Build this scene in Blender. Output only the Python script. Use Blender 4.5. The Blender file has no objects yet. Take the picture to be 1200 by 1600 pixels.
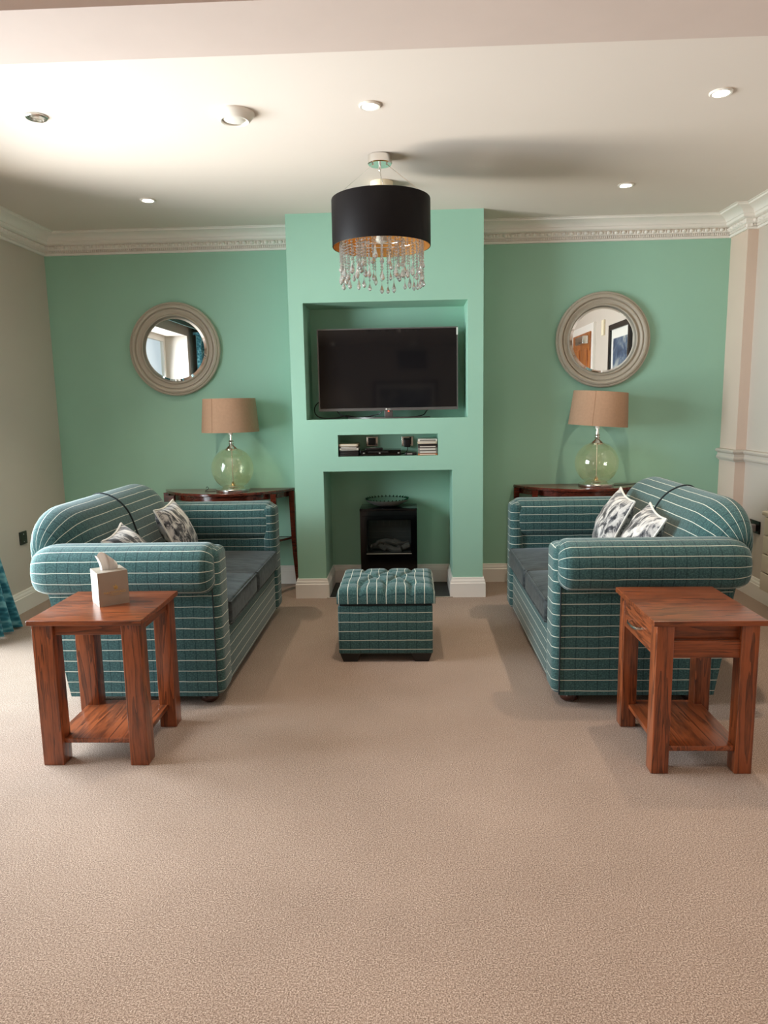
import bpy, bmesh, math, random
from mathutils import Vector, Matrix, noise
random.seed(7)
SC = bpy.context.scene
COL = SC.collection
PI = math.pi

# ------------------------------------------------------------------ camera
cam_d = bpy.data.cameras.new('camera'); cam = bpy.data.objects.new('camera', cam_d); COL.objects.link(cam)
CR = Vector((0.99920386, 0.03558699, -0.01803382)); CU = Vector((0.01243243, 0.15176824, 0.98833792)); CF = Vector((-0.03790893, 0.98777526, -0.15120498))
M = Matrix((CR, CU, -CF)).transposed().to_4x4(); M.translation = (0, 0, 1.35487)
cam.matrix_world = M
cam_d.sensor_fit = 'VERTICAL'; cam_d.sensor_height = 36; cam_d.lens = 1103.632 / 1600 * 36
cam_d.clip_start = .05; cam_d.clip_end = 200
SC.camera = cam

# ------------------------------------------------------------------ world and light
W = bpy.data.worlds.new('world'); SC.world = W; W.use_nodes = True
bg = W.node_tree.nodes['Background']; bg.inputs[0].default_value = (.80, .90, 1, 1); bg.inputs[1].default_value = 1.0
SC.view_settings.view_transform = 'Standard'; SC.view_settings.look = 'None'
SC.view_settings.gamma = 1; SC.view_settings.use_curve_mapping = False
SC.view_settings.exposure = -0.18
SC.cycles.caustics_reflective = False; SC.cycles.caustics_refractive = False
SC.cycles.max_bounces = 10; SC.cycles.diffuse_bounces = 6; SC.cycles.glossy_bounces = 5; SC.cycles.transparent_max_bounces = 24
SC.cycles.sample_clamp_indirect = 6


def area_light(name, loc, direction, sx, sy, power, color, spread=180):
    d = bpy.data.lights.new(name, 'AREA'); d.shape = 'RECTANGLE'; d.size = sx; d.size_y = sy
    d.energy = power; d.color = color; d.spread = math.radians(spread)
    o = bpy.data.objects.new(name, d); COL.objects.link(o); o.location = loc
    o.rotation_euler = Vector(direction).to_track_quat('-Z', 'Y').to_euler()
    return o


# daylight through the tall window on the left, light thrown up by the sunny paving outside, and fill from an added, unseen window behind the camera
area_light('window_daylight', (-3.02, 3.0, 1.25), (1, 0, -.16), 1.95, 1.95, 225, (.84, .92, 1), 132)
area_light('paving_bounce', (-3.35, 3.42, .62), (1, .06, .40), .75, .7, 30, (1, .84, .70), 84)
area_light('rear_window_fill', (-3.02, -1.95, 1.3), (1, .15, -.1), 2.0, 1.9, 60, (1, .93, .86))

# ------------------------------------------------------------------ materials


def new_mat(name):
    m = bpy.data.materials.new(name); m.use_nodes = True
    nt = m.node_tree; nt.nodes.clear()
    out = nt.nodes.new('ShaderNodeOutputMaterial')
    return m, nt, out


def N(nt, kind, **kw):
    n = nt.nodes.new('ShaderNode' + kind)
    for k, v in kw.items():
        if k.startswith('i_'):
            key = k[2:]; key = int(key) if key.isdigit() else key.replace('_', ' ')
            n.inputs[key].default_value = v
        else:
            setattr(n, k, v)
    return n


def srgb(r, g, b):
    f = lambda c: (c / 255 / 12.92) if c / 255 <= .04045 else ((c / 255 + .055) / 1.055) ** 2.4
    return (f(r), f(g), f(b), 1)


def principled(nt, out, color=None, rough=.5, metal=0, spec=.5, **kw):
    p = N(nt, 'BsdfPrincipled')
    if color: p.inputs['Base Color'].default_value = color
    p.inputs['Roughness'].default_value = rough; p.inputs['Metallic'].default_value = metal
    p.inputs['Specular IOR Level'].default_value = spec
    for k, v in kw.items(): p.inputs[k.replace('_', ' ')].default_value = v
    nt.links.new(p.outputs[0], out.inputs[0])
    return p


def ramp(nt, stops, interp='LINEAR'):
    r = N(nt, 'ValToRGB'); r.color_ramp.interpolation = interp
    els = r.color_ramp.elements
    while len(els) < len(stops): els.new(.5)
    for e, (p, c) in zip(els, stops): e.position = p; e.color = c
    return r


def noise_tex(nt, vec, scale, detail=3, rough=.5, dist=0):
    n = N(nt, 'TexNoise'); n.inputs['Scale'].default_value = scale; n.inputs['Detail'].default_value = detail
    n.inputs['Roughness'].default_value = rough; n.inputs['Distortion'].default_value = dist
    if vec is not None: nt.links.new(vec, n.inputs['Vector'])
    return n


def bump(nt, p, height, strength, dist=.001):
    b = N(nt, 'Bump'); b.inputs['Strength'].default_value = strength; b.inputs['Distance'].default_value = dist
    nt.links.new(height, b.inputs['Height']); nt.links.new(b.outputs[0], p.inputs['Normal'])
    return b


def simple(name, color, rough=.5, metal=0, spec=.5, var=0, vscale=6, bstr=0, bscale=200, **kw):
    m, nt, out = new_mat(name)
    p = principled(nt, out, color, rough, metal, spec, **kw)
    tc = N(nt, 'TexCoord')
    if var:
        n = noise_tex(nt, tc.outputs['Object'], vscale, 4)
        r = ramp(nt, [(.3, tuple(c * (1 - var) for c in color[:3]) + (1,)), (.7, tuple(min(1, c * (1 + var)) for c in color[:3]) + (1,))])
        nt.links.new(n.outputs[0], r.inputs[0]); nt.links.new(r.outputs[0], p.inputs['Base Color'])
    if bstr:
        n2 = noise_tex(nt, tc.outputs['Object'], bscale, 3); bump(nt, p, n2.outputs[0], bstr)
    return m


def wood(name, base, dark, axis, rough=.28, fine=1.0, coat=.35):
    """oak style grain running along the given object axis"""
    m, nt, out = new_mat(name)
    p = principled(nt, out, base, rough, 0, .5, Coat_Weight=coat, Coat_Roughness=.18)
    tc = N(nt, 'TexCoord'); mp = N(nt, 'Mapping')
    s = [1, 1, 1]; s['xyz'.index(axis)] = .085
    mp.inputs['Scale'].default_value = s; nt.links.new(tc.outputs['Object'], mp.inputs['Vector'])
    mp.inputs['Location'].default_value = (random.random(), random.random(), random.random())
    n1 = noise_tex(nt, mp.outputs[0], 14 * fine, 3, .55, .6)          # cathedral figure
    w = N(nt, 'Math', operation='MULTIPLY'); w.inputs[1].default_value = 7.0; nt.links.new(n1.outputs[0], w.inputs[0])
    fr = N(nt, 'Math', operation='FRACT'); nt.links.new(w.outputs[0], fr.inputs[0])
    n2 = noise_tex(nt, mp.outputs[0], 170 * fine, 4, .6)              # pores
    n3 = noise_tex(nt, tc.outputs['Object'], 5, 2)
    a = N(nt, 'Math', operation='MULTIPLY'); a.inputs[1].default_value = .42; nt.links.new(fr.outputs[0], a.inputs[0])
    b = N(nt, 'Math', operation='MULTIPLY_ADD'); b.inputs[1].default_value = .75; nt.links.new(n2.outputs[0], b.inputs[0]); nt.links.new(a.outputs[0], b.inputs[2])
    c = N(nt, 'Math', operation='MULTIPLY_ADD'); c.inputs[1].default_value = .3; nt.links.new(n3.outputs[0], c.inputs[0]); nt.links.new(b.outputs[0], c.inputs[2])
    mid = tuple((x + y) / 2 for x, y in zip(base, dark))
    r = ramp(nt, [(.38, dark), (.6, mid), (.78, base), (1, tuple(min(1, x * 1.25) for x in base[:3]) + (1,))])
    nt.links.new(c.outputs[0], r.inputs[0]); nt.links.new(r.outputs[0], p.inputs['Base Color'])
    bump(nt, p, n2.outputs[0], .08, .0006)
    return m


def checked_fabric(name, u_shift=0.0, v_shift=0.0):
    """teal tweed with thin pale lines (constant V, every 5 cm) crossed by dark threads (constant U)"""
    m, nt, out = new_mat(name)
    p = principled(nt, out, None, .92, 0, .2, Sheen_Weight=.25, Sheen_Roughness=.5)
    uv = N(nt, 'UVMap'); sep = N(nt, 'SeparateXYZ'); nt.links.new(uv.outputs[0], sep.inputs[0])
    tc = N(nt, 'TexCoord')

    def line(sock, period, shift, width, wob):
        nz = noise_tex(nt, tc.outputs['Object'], 9, 2)
        ad = N(nt, 'Math', operation='MULTIPLY_ADD'); ad.inputs[1].default_value = wob; nt.links.new(nz.outputs[0], ad.inputs[0]); nt.links.new(sock, ad.inputs[2])
        d = N(nt, 'Math', operation='MULTIPLY_ADD'); d.inputs[1].default_value = 1 / period; d.inputs[2].default_value = shift; nt.links.new(ad.outputs[0], d.inputs[0])
        f = N(nt, 'Math', operation='FRACT'); nt.links.new(d.outputs[0], f.inputs[0])
        s = N(nt, 'Math', operation='SUBTRACT'); s.inputs[1].default_value = .5; nt.links.new(f.outputs[0], s.inputs[0])
        ab = N(nt, 'Math', operation='ABSOLUTE'); nt.links.new(s.outputs[0], ab.inputs[0])
        mr = N(nt, 'MapRange'); mr.inputs[1].default_value = width / period * .3; mr.inputs[2].default_value = width / period * .6
        mr.inputs[3].default_value = 1; mr.inputs[4].default_value = 0; nt.links.new(ab.outputs[0], mr.inputs[0])
        return mr.outputs[0]

    mpu = N(nt, 'Mapping'); mpu.inputs['Scale'].default_value = (1, .35, 1); nt.links.new(uv.outputs[0], mpu.inputs['Vector'])
    n1 = noise_tex(nt, mpu.outputs[0], 900, 2, .6)
    n2 = noise_tex(nt, uv.outputs[0], 130, 3, .6)
    ad = N(nt, 'Math', operation='ADD'); nt.links.new(n1.outputs[0], ad.inputs[0]); nt.links.new(n2.outputs[0], ad.inputs[1])
    r = ramp(nt, [(.36, srgb(32, 58, 59)), (.52, srgb(54, 88, 88)), (.70, srgb(94, 128, 124))])
    h = N(nt, 'Math', operation='MULTIPLY'); h.inputs[1].default_value = .5; nt.links.new(ad.outputs[0], h.inputs[0])
    nt.links.new(h.outputs[0], r.inputs[0])
    dk = line(sep.outputs[0], .05, u_shift, .0045, .006)
    wh = line(sep.outputs[1], .05, v_shift, .0034, .006)
    m1 = N(nt, 'Mix', data_type='RGBA'); m1.inputs[7].default_value = srgb(20, 52, 58)
    dm = N(nt, 'Math', operation='MULTIPLY'); dm.inputs[1].default_value = .7; nt.links.new(dk, dm.inputs[0])
    nt.links.new(dm.outputs[0], m1.inputs[0]); nt.links.new(r.outputs[0], m1.inputs[6])
    m2 = N(nt, 'Mix', data_type='RGBA'); m2.inputs[7].default_value = srgb(214, 216, 200)
    wm = N(nt, 'Math', operation='MULTIPLY'); wm.inputs[1].default_value = .92; nt.links.new(wh, wm.inputs[0])
    nt.links.new(wm.outputs[0], m2.inputs[0]); nt.links.new(m1.outputs[2], m2.inputs[6])
    nt.links.new(m2.outputs[2], p.inputs['Base Color'])
    bump(nt, p, n1.outputs[0], .25, .0008)
    return m


def thin_glass(name, color, tint_rough=.02, edge=1.0, haze=0.0):
    m, nt, out = new_mat(name)
    t = N(nt, 'BsdfTransparent'); t.inputs[0].default_value = color
    g = N(nt, 'BsdfGlossy'); g.inputs['Roughness'].default_value = tint_rough; g.inputs[0].default_value = (1, 1, 1, 1)
    fr = N(nt, 'LayerWeight'); fr.inputs[0].default_value = .5
    pw = N(nt, 'Math', operation='POWER'); pw.inputs[1].default_value = 4; nt.links.new(fr.outputs['Facing'], pw.inputs[0])
    mu = N(nt, 'Math', operation='MULTIPLY_ADD'); mu.inputs[1].default_value = .5 * edge; mu.inputs[2].default_value = .05 * edge; nt.links.new(pw.outputs[0], mu.inputs[0])
    mx = N(nt, 'MixShader'); nt.links.new(mu.outputs[0], mx.inputs[0]); nt.links.new(t.outputs[0], mx.inputs[1]); nt.links.new(g.outputs[0], mx.inputs[2])
    d = N(nt, 'BsdfDiffuse'); d.inputs[0].default_value = (1, .92, .62, 1)
    m2 = N(nt, 'MixShader'); m2.inputs[0].default_value = haze; nt.links.new(mx.outputs[0], m2.inputs[1]); nt.links.new(d.outputs[0], m2.inputs[2])
    nt.links.new(m2.outputs[0], out.inputs[0])
    return m


def emission(name, color, strength):
    m, nt, out = new_mat(name)
    e = N(nt, 'Emission'); e.inputs[0].default_value = color; e.inputs[1].default_value = strength
    nt.links.new(e.outputs[0], out.inputs[0])
    return m


def carpet_mat():
    m, nt, out = new_mat('beige_carpet')
    p = principled(nt, out, None, 1, 0, .1, Sheen_Weight=.15)
    tc = N(nt, 'TexCoord')
    n1 = noise_tex(nt, tc.outputs['Object'], 600, 2, .7)
    n2 = noise_tex(nt, tc.outputs['Object'], 250, 2, .6)
    n3 = noise_tex(nt, tc.outputs['Object'], 1.3, 4, .6)
    r = ramp(nt, [(.36, srgb(84, 66, 55)), (.5, srgb(160, 136, 120)), (.64, srgb(222, 202, 186))])
    a = N(nt, 'Math', operation='MULTIPLY_ADD'); a.inputs[1].default_value = .55; nt.links.new(n2.outputs[0], a.inputs[0])
    h = N(nt, 'Math', operation='MULTIPLY'); h.inputs[1].default_value = .45; nt.links.new(n1.outputs[0], h.inputs[0]); nt.links.new(h.outputs[0], a.inputs[2])
    nt.links.new(a.outputs[0], r.inputs[0])
    r3 = ramp(nt, [(.35, (.86, .85, .84, 1)), (.65, (1, 1, 1, 1))]); nt.links.new(n3.outputs[0], r3.inputs[0])
    mx = N(nt, 'Mix', data_type='RGBA', blend_type='MULTIPLY'); mx.inputs[0].default_value = 1
    nt.links.new(r.outputs[0], mx.inputs[6]); nt.links.new(r3.outputs[0], mx.inputs[7]); nt.links.new(mx.outputs[2], p.inputs['Base Color'])
    bump(nt, p, a.outputs[0], .7, .006)
    return m


def splotch_mat():
    m, nt, out = new_mat('black_white_velvet')
    p = principled(nt, out, None, .75, 0, .3, Sheen_Weight=.3)
    uv = N(nt, 'UVMap'); mp = N(nt, 'Mapping'); mp.inputs['Scale'].default_value = (1.0, .42, 1); mp.inputs['Rotation'].default_value = (0, 0, .5); nt.links.new(uv.outputs[0], mp.inputs['Vector'])
    n = noise_tex(nt, mp.outputs[0], 24, 6, .66, .8)
    r = ramp(nt, [(.40, srgb(28, 30, 34)), (.48, srgb(92, 92, 96)), (.53, srgb(188, 184, 180)), (.68, srgb(232, 228, 222))])
    nt.links.new(n.outputs[0], r.inputs[0]); nt.links.new(r.outputs[0], p.inputs['Base Color'])
    bump(nt, p, n.outputs[0], .3, .003)
    return m


def velvet_mat():
    m, nt, out = new_mat('charcoal_velvet')
    p = principled(nt, out, None, .7, 0, .25, Sheen_Weight=.3, Sheen_Roughness=.35)
    p.inputs['Sheen Tint'].default_value = (.6, .68, .74, 1)
    tc = N(nt, 'TexCoord'); mp = N(nt, 'Mapping'); mp.inputs['Scale'].default_value = (.35, 1, 1); nt.links.new(tc.outputs['Object'], mp.inputs['Vector'])
    n = noise_tex(nt, mp.outputs[0], 38, 4, .6)
    r = ramp(nt, [(.3, srgb(26, 31, 33)), (.7, srgb(66, 72, 73))]); nt.links.new(n.outputs[0], r.inputs[0]); nt.links.new(r.outputs[0], p.inputs['Base Color'])
    bump(nt, p, n.outputs[0], .25, .002)
    return m


def curtain_mat():
    m, nt, out = new_mat('teal_curtain_weave')
    p = principled(nt, out, None, .8, 0, .3, Sheen_Weight=.2)
    uv = N(nt, 'UVMap'); v = N(nt, 'TexVoronoi'); v.inputs['Scale'].default_value = 38; nt.links.new(uv.outputs[0], v.inputs['Vector'])
    r = ramp(nt, [(.2, srgb(30, 88, 104)), (.55, srgb(58, 124, 138)), (.8, srgb(120, 176, 184))]); nt.links.new(v.outputs[0], r.inputs[0]); nt.links.new(r.outputs[0], p.inputs['Base Color'])
    bump(nt, p, v.outputs[0], .4, .003)
    return m


def art_mat():
    m, nt, out = new_mat('abstract_print')
    p = principled(nt, out, None, .4)
    tc = N(nt, 'TexCoord'); n = noise_tex(nt, tc.outputs['Object'], 3.2, 5, .6, 1.2)
    r = ramp(nt, [(.3, srgb(40, 52, 72)), (.48, srgb(72, 92, 118)), (.58, srgb(150, 158, 160)), (.7, srgb(210, 210, 200))]); nt.links.new(n.outputs[0], r.inputs[0]); nt.links.new(r.outputs[0], p.inputs['Base Color'])
    return m


GREEN = simple('green_wall_paint', srgb(158, 202, 180), .55, spec=.3, var=.02, vscale=2, bstr=.03, bscale=300)
CEIL = simple('ceiling_paint', srgb(228, 216, 206), .8, spec=.2, var=.01, vscale=2)
BEAM = simple('shaded_beam_paint', srgb(212, 194, 184), .8, spec=.2, var=.02, vscale=5, bstr=.05, bscale=90)  # darker and pinker than the ceiling: soffit shade put into the colour
BEIGE = simple('beige_wall_paint', srgb(205, 194, 182), .7, spec=.2, var=.015, vscale=2)
PEACH = simple('peach_wall_paint', srgb(222, 200, 184), .7, spec=.2, var=.015, vscale=2)
WHITE = simple('white_gloss_trim', srgb(240, 234, 226), .35, spec=.5, var=.01, vscale=4)
CARPET = carpet_mat()
FAB = checked_fabric('teal_check_fabric')
VELVET = velvet_mat()
PIPING = simple('dark_piping', srgb(24, 34, 38), .8)
SPLOTCH = splotch_mat()
CURTAIN = curtain_mat()
OAK = {a: wood('oak_grain_' + a, srgb(132, 68, 36), srgb(54, 23, 10), a) for a in 'xyz'}
MAHOG = wood('mahogany', srgb(98, 40, 26), srgb(44, 16, 12), 'x', .16, 1.4, .6)
BUN = simple('dark_bun_wood', srgb(58, 24, 16), .25, spec=.5, Coat_Weight=.5)
CHROME = simple('chrome', (.86, .84, .80, 1), .06, 1)
SATIN = simple('satin_nickel', (.74, .71, .66, 1), .24, 1)
BRASS = simple('warm_metal', (.80, .62, .38, 1), .14, 1)
MIRROR = simple('mirror_silver', (.93, .94, .93, 1), .0, 1)
TAUPE = simple('taupe_frame_paint', srgb(186, 176, 160), .5, spec=.4, var=.03, vscale=12)
SHADE = simple('linen_shade', srgb(164, 132, 108), .85, spec=.2, var=.05, vscale=60, bstr=.15, bscale=500)
AMBER = thin_glass('pale_amber_glass', (.985, .965, .84, 1), .015, 1.6, .06)
PANE = thin_glass('window_glass', (.95, .98, .97, 1), .0, .6)
BLACKSILK = simple('black_silk', srgb(17, 13, 14), .5, spec=.15, var=.12, vscale=30, bstr=.08, bscale=300)
GOLD = simple('gold_foil', (.80, .42, .12, 1), .35, .7)
CRYSTAL, _nt, _out = new_mat('crystal')
_g = N(_nt, 'BsdfGlass', i_IOR=1.5, i_Roughness=.0); _s = N(_nt, 'BsdfGlossy', i_Roughness=.06); _d = N(_nt, 'BsdfDiffuse')
_s.inputs[0].default_value = (1, 1, 1, 1); _d.inputs[0].default_value = (.95, .95, .95, 1)
_m1 = N(_nt, 'MixShader'); _m1.inputs[0].default_value = .30; _m2 = N(_nt, 'MixShader'); _m2.inputs[0].default_value = .10
_nt.links.new(_g.outputs[0], _m1.inputs[1]); _nt.links.new(_s.outputs[0], _m1.inputs[2]); _nt.links.new(_m1.outputs[0], _m2.inputs[1]); _nt.links.new(_d.outputs[0], _m2.inputs[2]); _nt.links.new(_m2.outputs[0], _out.inputs[0])
SCREEN = simple('tv_screen', (.010, .009, .010, 1), .05, 0, .45)
BEZEL = simple('grey_bezel', srgb(110, 106, 104), .3, .4)
BLACKPL = simple('black_plastic', srgb(16, 16, 17), .35)
BLACKGL = simple('black_gloss', srgb(5, 5, 6), .10, 0, .3)
SLATE = simple('slate', srgb(50, 50, 50), .5, var=.1, vscale=8)
LOG = simple('charred_log', srgb(66, 60, 56), .85, var=.4, vscale=22, bstr=.6, bscale=60)
DGREEN = simple('dark_green_glaze', srgb(10, 58, 34), .12, 0, .6, Coat_Weight=.6)
PEWTER = simple('pewter', (.50, .49, .46, 1), .38, .8)
TISSUE = simple('white_tissue', srgb(246, 244, 242), .9)
BOXCARD = simple('grey_box_card', srgb(158, 146, 132), .4)
FOIL = simple('gold_print', (.62, .44, .16, 1), .35, .5)
RADI = simple('cream_enamel', srgb(214, 200, 180), .4)
WHITEPL = simple('white_plastic', srgb(236, 230, 220), .4)
CREAMPL = simple('cream_plastic', srgb(240, 226, 196), .45)
BULB = emission('lit_lamp', (1, .93, .8, 1), 40)
DEADBULB = simple('unlit_lamp', srgb(200, 192, 176), .2)
LED = emission('red_standby', (1, .12, .05, 1), 3)
PAPER = simple('paper', srgb(226, 222, 214), .7)
PORTRAITBLUE = art_mat()
DOORWOOD = wood('door_wood', srgb(176, 104, 48), srgb(120, 62, 24), 'z', .35, .6, .2)
PELMET = simple('dark_green_fabric', srgb(24, 62, 56), .85, bstr=.2)

# ------------------------------------------------------------------ mesh helpers


class G:
    """collects vertices, faces and uvs for one mesh"""

    def __init__(s): s.v = []; s.f = []; s.uv = []

    def add(s, vs, fs, uvs=None):
        o = len(s.v); s.v.extend([tuple(p) for p in vs])
        for k, f in enumerate(fs):
            s.f.append([i + o for i in f])
            if uvs is not None: s.uv.append(uvs[k])
            else: s.uv.append(boxuv([vs[i] for i in f]))
        return s

    def xf(s, m):
        s.v = [tuple(m @ Vector(p)) for p in s.v]; return s


def boxuv(ps):
    a = Vector(ps[0]); n = Vector((0, 0, 0))
    for i in range(1, len(ps) - 1): n += (Vector(ps[i]) - a).cross(Vector(ps[i + 1]) - a)
    ax = max(range(3), key=lambda i: abs(n[i]))
    if ax == 0: return [(p[1], p[2]) for p in ps]
    if ax == 1: return [(p[0], p[2]) for p in ps]
    return [(p[0], p[1]) for p in ps]


WL = {}


def obj(name, g, mat, parent=None, loc=None, sharp=38, recalc=True):
    """link G as one mesh object; vertices are given in world space"""
    base = Vector(loc) if loc is not None else (WL[parent.name] if parent else Vector((0, 0, 0)))
    me = bpy.data.meshes.new(name)
    me.from_pydata([tuple(Vector(p) - base) for p in g.v], [], g.f)
    ul = me.uv_layers.new(name='UVMap')
    li = 0
    for f, uvf in zip(g.f, g.uv):
        for c in uvf: ul.data[li].uv = c; li += 1
    if recalc:
        bm = bmesh.new(); bm.from_mesh(me)
        bmesh.ops.remove_doubles(bm, verts=bm.verts, dist=1e-5)
        bmesh.ops.recalc_face_normals(bm, faces=bm.faces); bm.to_mesh(me); bm.free()
    me.polygons.foreach_set('use_smooth', [True] * len(me.polygons))
    me.set_sharp_from_angle(angle=math.radians(sharp))
    me.materials.append(mat)
    o = bpy.data.objects.new(name, me); COL.objects.link(o)
    if parent: o.parent = parent; WL[o.name] = WL[parent.name] if loc is None else base
    else: o.location = base; WL[o.name] = base
    if parent and loc is not None: o.location = base - WL[parent.name]
    return o


def tag(o, label=None, cat=None, group=None, kind=None):
    if label: o['label'] = label
    if cat: o['category'] = cat
    if group: o['group'] = group
    if kind: o['kind'] = kind
    return o


def thing(name, label, cat, loc, group=None):
    o = bpy.data.objects.new(name, None); COL.objects.link(o); o.location = loc; o.empty_display_size = .1
    WL[o.name] = Vector(loc)
    return tag(o, label, cat, group)


def struct(name, g, mat, parent=None, **kw):
    o = obj(name, g, mat, parent, **kw)
    if not parent: o['kind'] = 'structure'
    return o


def part(name, g, mat, parent, label=None, **kw):
    o = obj(name, g, mat, parent, **kw)
    if label: o['label'] = label
    return o


def box(x0, x1, y0, y1, z0, z1, g=None):
    g = g or G()
    vs = [(x, y, z) for x in (x0, x1) for y in (y0, y1) for z in (z0, z1)]
    g.add(vs, [(0, 1, 3, 2), (4, 6, 7, 5), (0, 4, 5, 1), (2, 3, 7, 6), (0, 2, 6, 4), (1, 5, 7, 3)])
    return g


def rbox(x0, x1, y0, y1, z0, z1, r=.004, n=2, crown=(0, 0), flat=1, g=None):
    """rounded box; crown = extra doming of (top, bottom); flat = subdivisions of the flat part"""
    g = g or G()
    lo = (x0, y0, z0); hi = (x1, y1, z1)
    r = min(r, .499 * min(hi[i] - lo[i] for i in range(3)))

    def axis(a):
        s = [lo[a] + r - r * math.tan((n - k) / n * PI / 4) for k in range(n)]
        m = [lo[a] + r + (hi[a] - lo[a] - 2 * r) * k / flat for k in range(flat + 1)]
        e = [hi[a] - r + r * math.tan(k / n * PI / 4) for k in range(1, n + 1)]
        return s + m + e

    def rnd(p):
        q = Vector([min(max(p[i], lo[i] + r), hi[i] - r) for i in range(3)])
        d = Vector(p) - q
        if d.length > 1e-9: d = d.normalized() * r
        o = q + d
        if crown[0] or crown[1]:
            u = (o.x - x0) / (x1 - x0) * 2 - 1; v = (o.y - y0) / (y1 - y0) * 2 - 1; w = (o.z - z0) / (z1 - z0) * 2 - 1
            b = max(0, 1 - u * u) ** .6 * max(0, 1 - v * v) ** .6
            o.z += (crown[0] * max(0, w) - crown[1] * max(0, -w)) * b
        return o
    for a in range(3):
        b, c = [(1, 2), (0, 2), (0, 1)][a]
        sb, sc = axis(b), axis(c)
        for val in (lo[a], hi[a]):
            vs = []
            for pb in sb:
                for pc in sc:
                    p = [0, 0, 0]; p[a] = val; p[b] = pb; p[c] = pc; vs.append(rnd(p))
            fs = [(i * len(sc) + j, (i + 1) * len(sc) + j, (i + 1) * len(sc) + j + 1, i * len(sc) + j + 1) for i in range(len(sb) - 1) for j in range(len(sc) - 1)]
            g.add(vs, fs)
    return g


def loft(rings, closed=True, caps=True, g=None, uvs=None):
    """rings: list of equal-length point loops"""
    g = g or G(); n = len(rings[0]); vs = [p for r in rings for p in r]; fs = []; fu = []
    m = n if closed else n - 1
    for i in range(len(rings) - 1):
        for j in range(m):
            k = (j + 1) % n
            fs.append((i * n + j, (i + 1) * n + j, (i + 1) * n + k, i * n + k))
            if uvs:
                a, b = uvs[i][j], uvs[i + 1][j]; c = uvs[i + 1][j + 1]; d = uvs[i][j + 1]; fu.append([a, b, c, d])
    if caps and closed:
        for i in (0, len(rings) - 1):
            fs.append(tuple(range(i * n, i * n + n)))
            if uvs: fu.append([uvs[i][j] for j in range(n)])
    g.add(vs, fs, fu if uvs else None)
    return g


def lathe(profile, c, seg=32, g=None, caps=False, axis='z'):
    """profile: (radius, height) pairs revolved about an axis through c"""
    rings = []
    for r, h in profile:
        ring = []
        for k in range(seg):
            a = 2 * PI * k / seg; x, y = r * math.cos(a), r * math.sin(a)
            ring.append((c[0] + x, c[1] + y, c[2] + h) if axis == 'z' else (c[0] + x, c[1] - h, c[2] + y))
        rings.append(ring)
    return loft(rings, True, caps, g)


def tube(pts, r, seg=8, g=None, closed=False, caps=True):
    pts = [Vector(p) for p in pts]; n = len(pts); rings = []; up = None
    for i in range(n):
        if closed: t = (pts[(i + 1) % n] - pts[i - 1]).normalized()
        else: t = (pts[min(i + 1, n - 1)] - pts[max(i - 1, 0)]).normalized()
        if up is None: up = t.orthogonal().normalized()
        up = (up - t * up.dot(t)).normalized(); sd = t.cross(up)
        rings.append([tuple(pts[i] + up * r * math.cos(2 * PI * k / seg) + sd * r * math.sin(2 * PI * k / seg)) for k in range(seg)])
    if closed: rings.append(rings[0])
    return loft(rings, True, caps and not closed, g)


def catmull(pts, sub=4, closed=True):
    out = []; n = len(pts)
    rng = range(n) if closed else range(n - 1)
    for i in rng:
        p = [Vector(pts[(i + k) % n]) if closed else Vector(pts[min(max(i + k, 0), n - 1)]) for k in (-1, 0, 1, 2)]
        for s in range(sub):
            t = s / sub
            out.append(.5 * ((2 * p[1]) + (p[2] - p[0]) * t + (2 * p[0] - 5 * p[1] + 4 * p[2] - p[3]) * t * t + (3 * p[1] - p[0] - 3 * p[2] + p[3]) * t ** 3))
    if not closed: out.append(Vector(pts[-1]))
    return out


def sweep_plan(path, prof, segs, closed=False, z0=0):
    """sweep a (distance from wall, height) profile along wall lines in plan; the room lies right of the path"""
    P = [Vector((p[0], p[1])) for p in path]

    def off(i, d):
        ns = []
        for a, b in ((i - 1, i), (i, i + 1)):
            if 0 <= a and b < len(P):
                t = (P[b] - P[a]).normalized(); ns.append(Vector((t.y, -t.x)))
        if len(ns) == 1: return P[i] + ns[0] * d
        m = ns[0] + ns[1]
        return P[i] + m * (d / (m.dot(ns[0])))
    g = G()
    for s in segs:
        r0 = [(*off(s, d), z0 + h) for d, h in prof]; r1 = [(*off(s + 1, d), z0 + h) for d, h in prof]
        loft([r0, r1], False, False, g)
        for r in (r0, r1): g.add(r, [tuple(range(len(r)))])
    return g


def pane_with_holes(us, vs, holes, fn, g=None):
    """flat rectangle cut by a grid; holes = (u0,u1,v0,v1); fn maps (u,v) to a point"""
    g = g or G()
    us = sorted(set(us + [h[0] for h in holes] + [h[1] for h in holes])); vs = sorted(set(vs + [h[2] for h in holes] + [h[3] for h in holes]))
    for i in range(len(us) - 1):
        for j in range(len(vs) - 1):
            cu, cv = (us[i] + us[i + 1]) / 2, (vs[j] + vs[j + 1]) / 2
            if any(h[0] < cu < h[1] and h[2] < cv < h[3] for h in holes): continue
            g.add([fn(us[i], vs[j]), fn(us[i + 1], vs[j]), fn(us[i + 1], vs[j + 1]), fn(us[i], vs[j + 1])], [(0, 1, 2, 3)])
    return g


def copy_tree(o, delta, parent=None):
    c = o.copy(); COL.objects.link(c)
    if parent is None: c.location = Vector(o.location) + Vector(delta)
    else: c.parent = parent
    for ch in [x for x in COL.objects if x.parent == o]: copy_tree(ch, delta, c)
    return c


# ------------------------------------------------------------------ room shell
H = 2.6; XL = -2.65; XR = 2.343; XP = 2.273; D1 = 4.859; D2 = 5.283; DP = 5.026; YB = -5.5
CX0, CX1 = -.803, .499; NX0, NX1 = -.602, .289
BH = .141; ZC = 2.462
W1 = (1.95, 4.0, .03, 2.2); W2 = (-3.0, -.9, .03, 2.2); REV = .32  # W2 is unseen, added to let fill light in from behind

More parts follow.
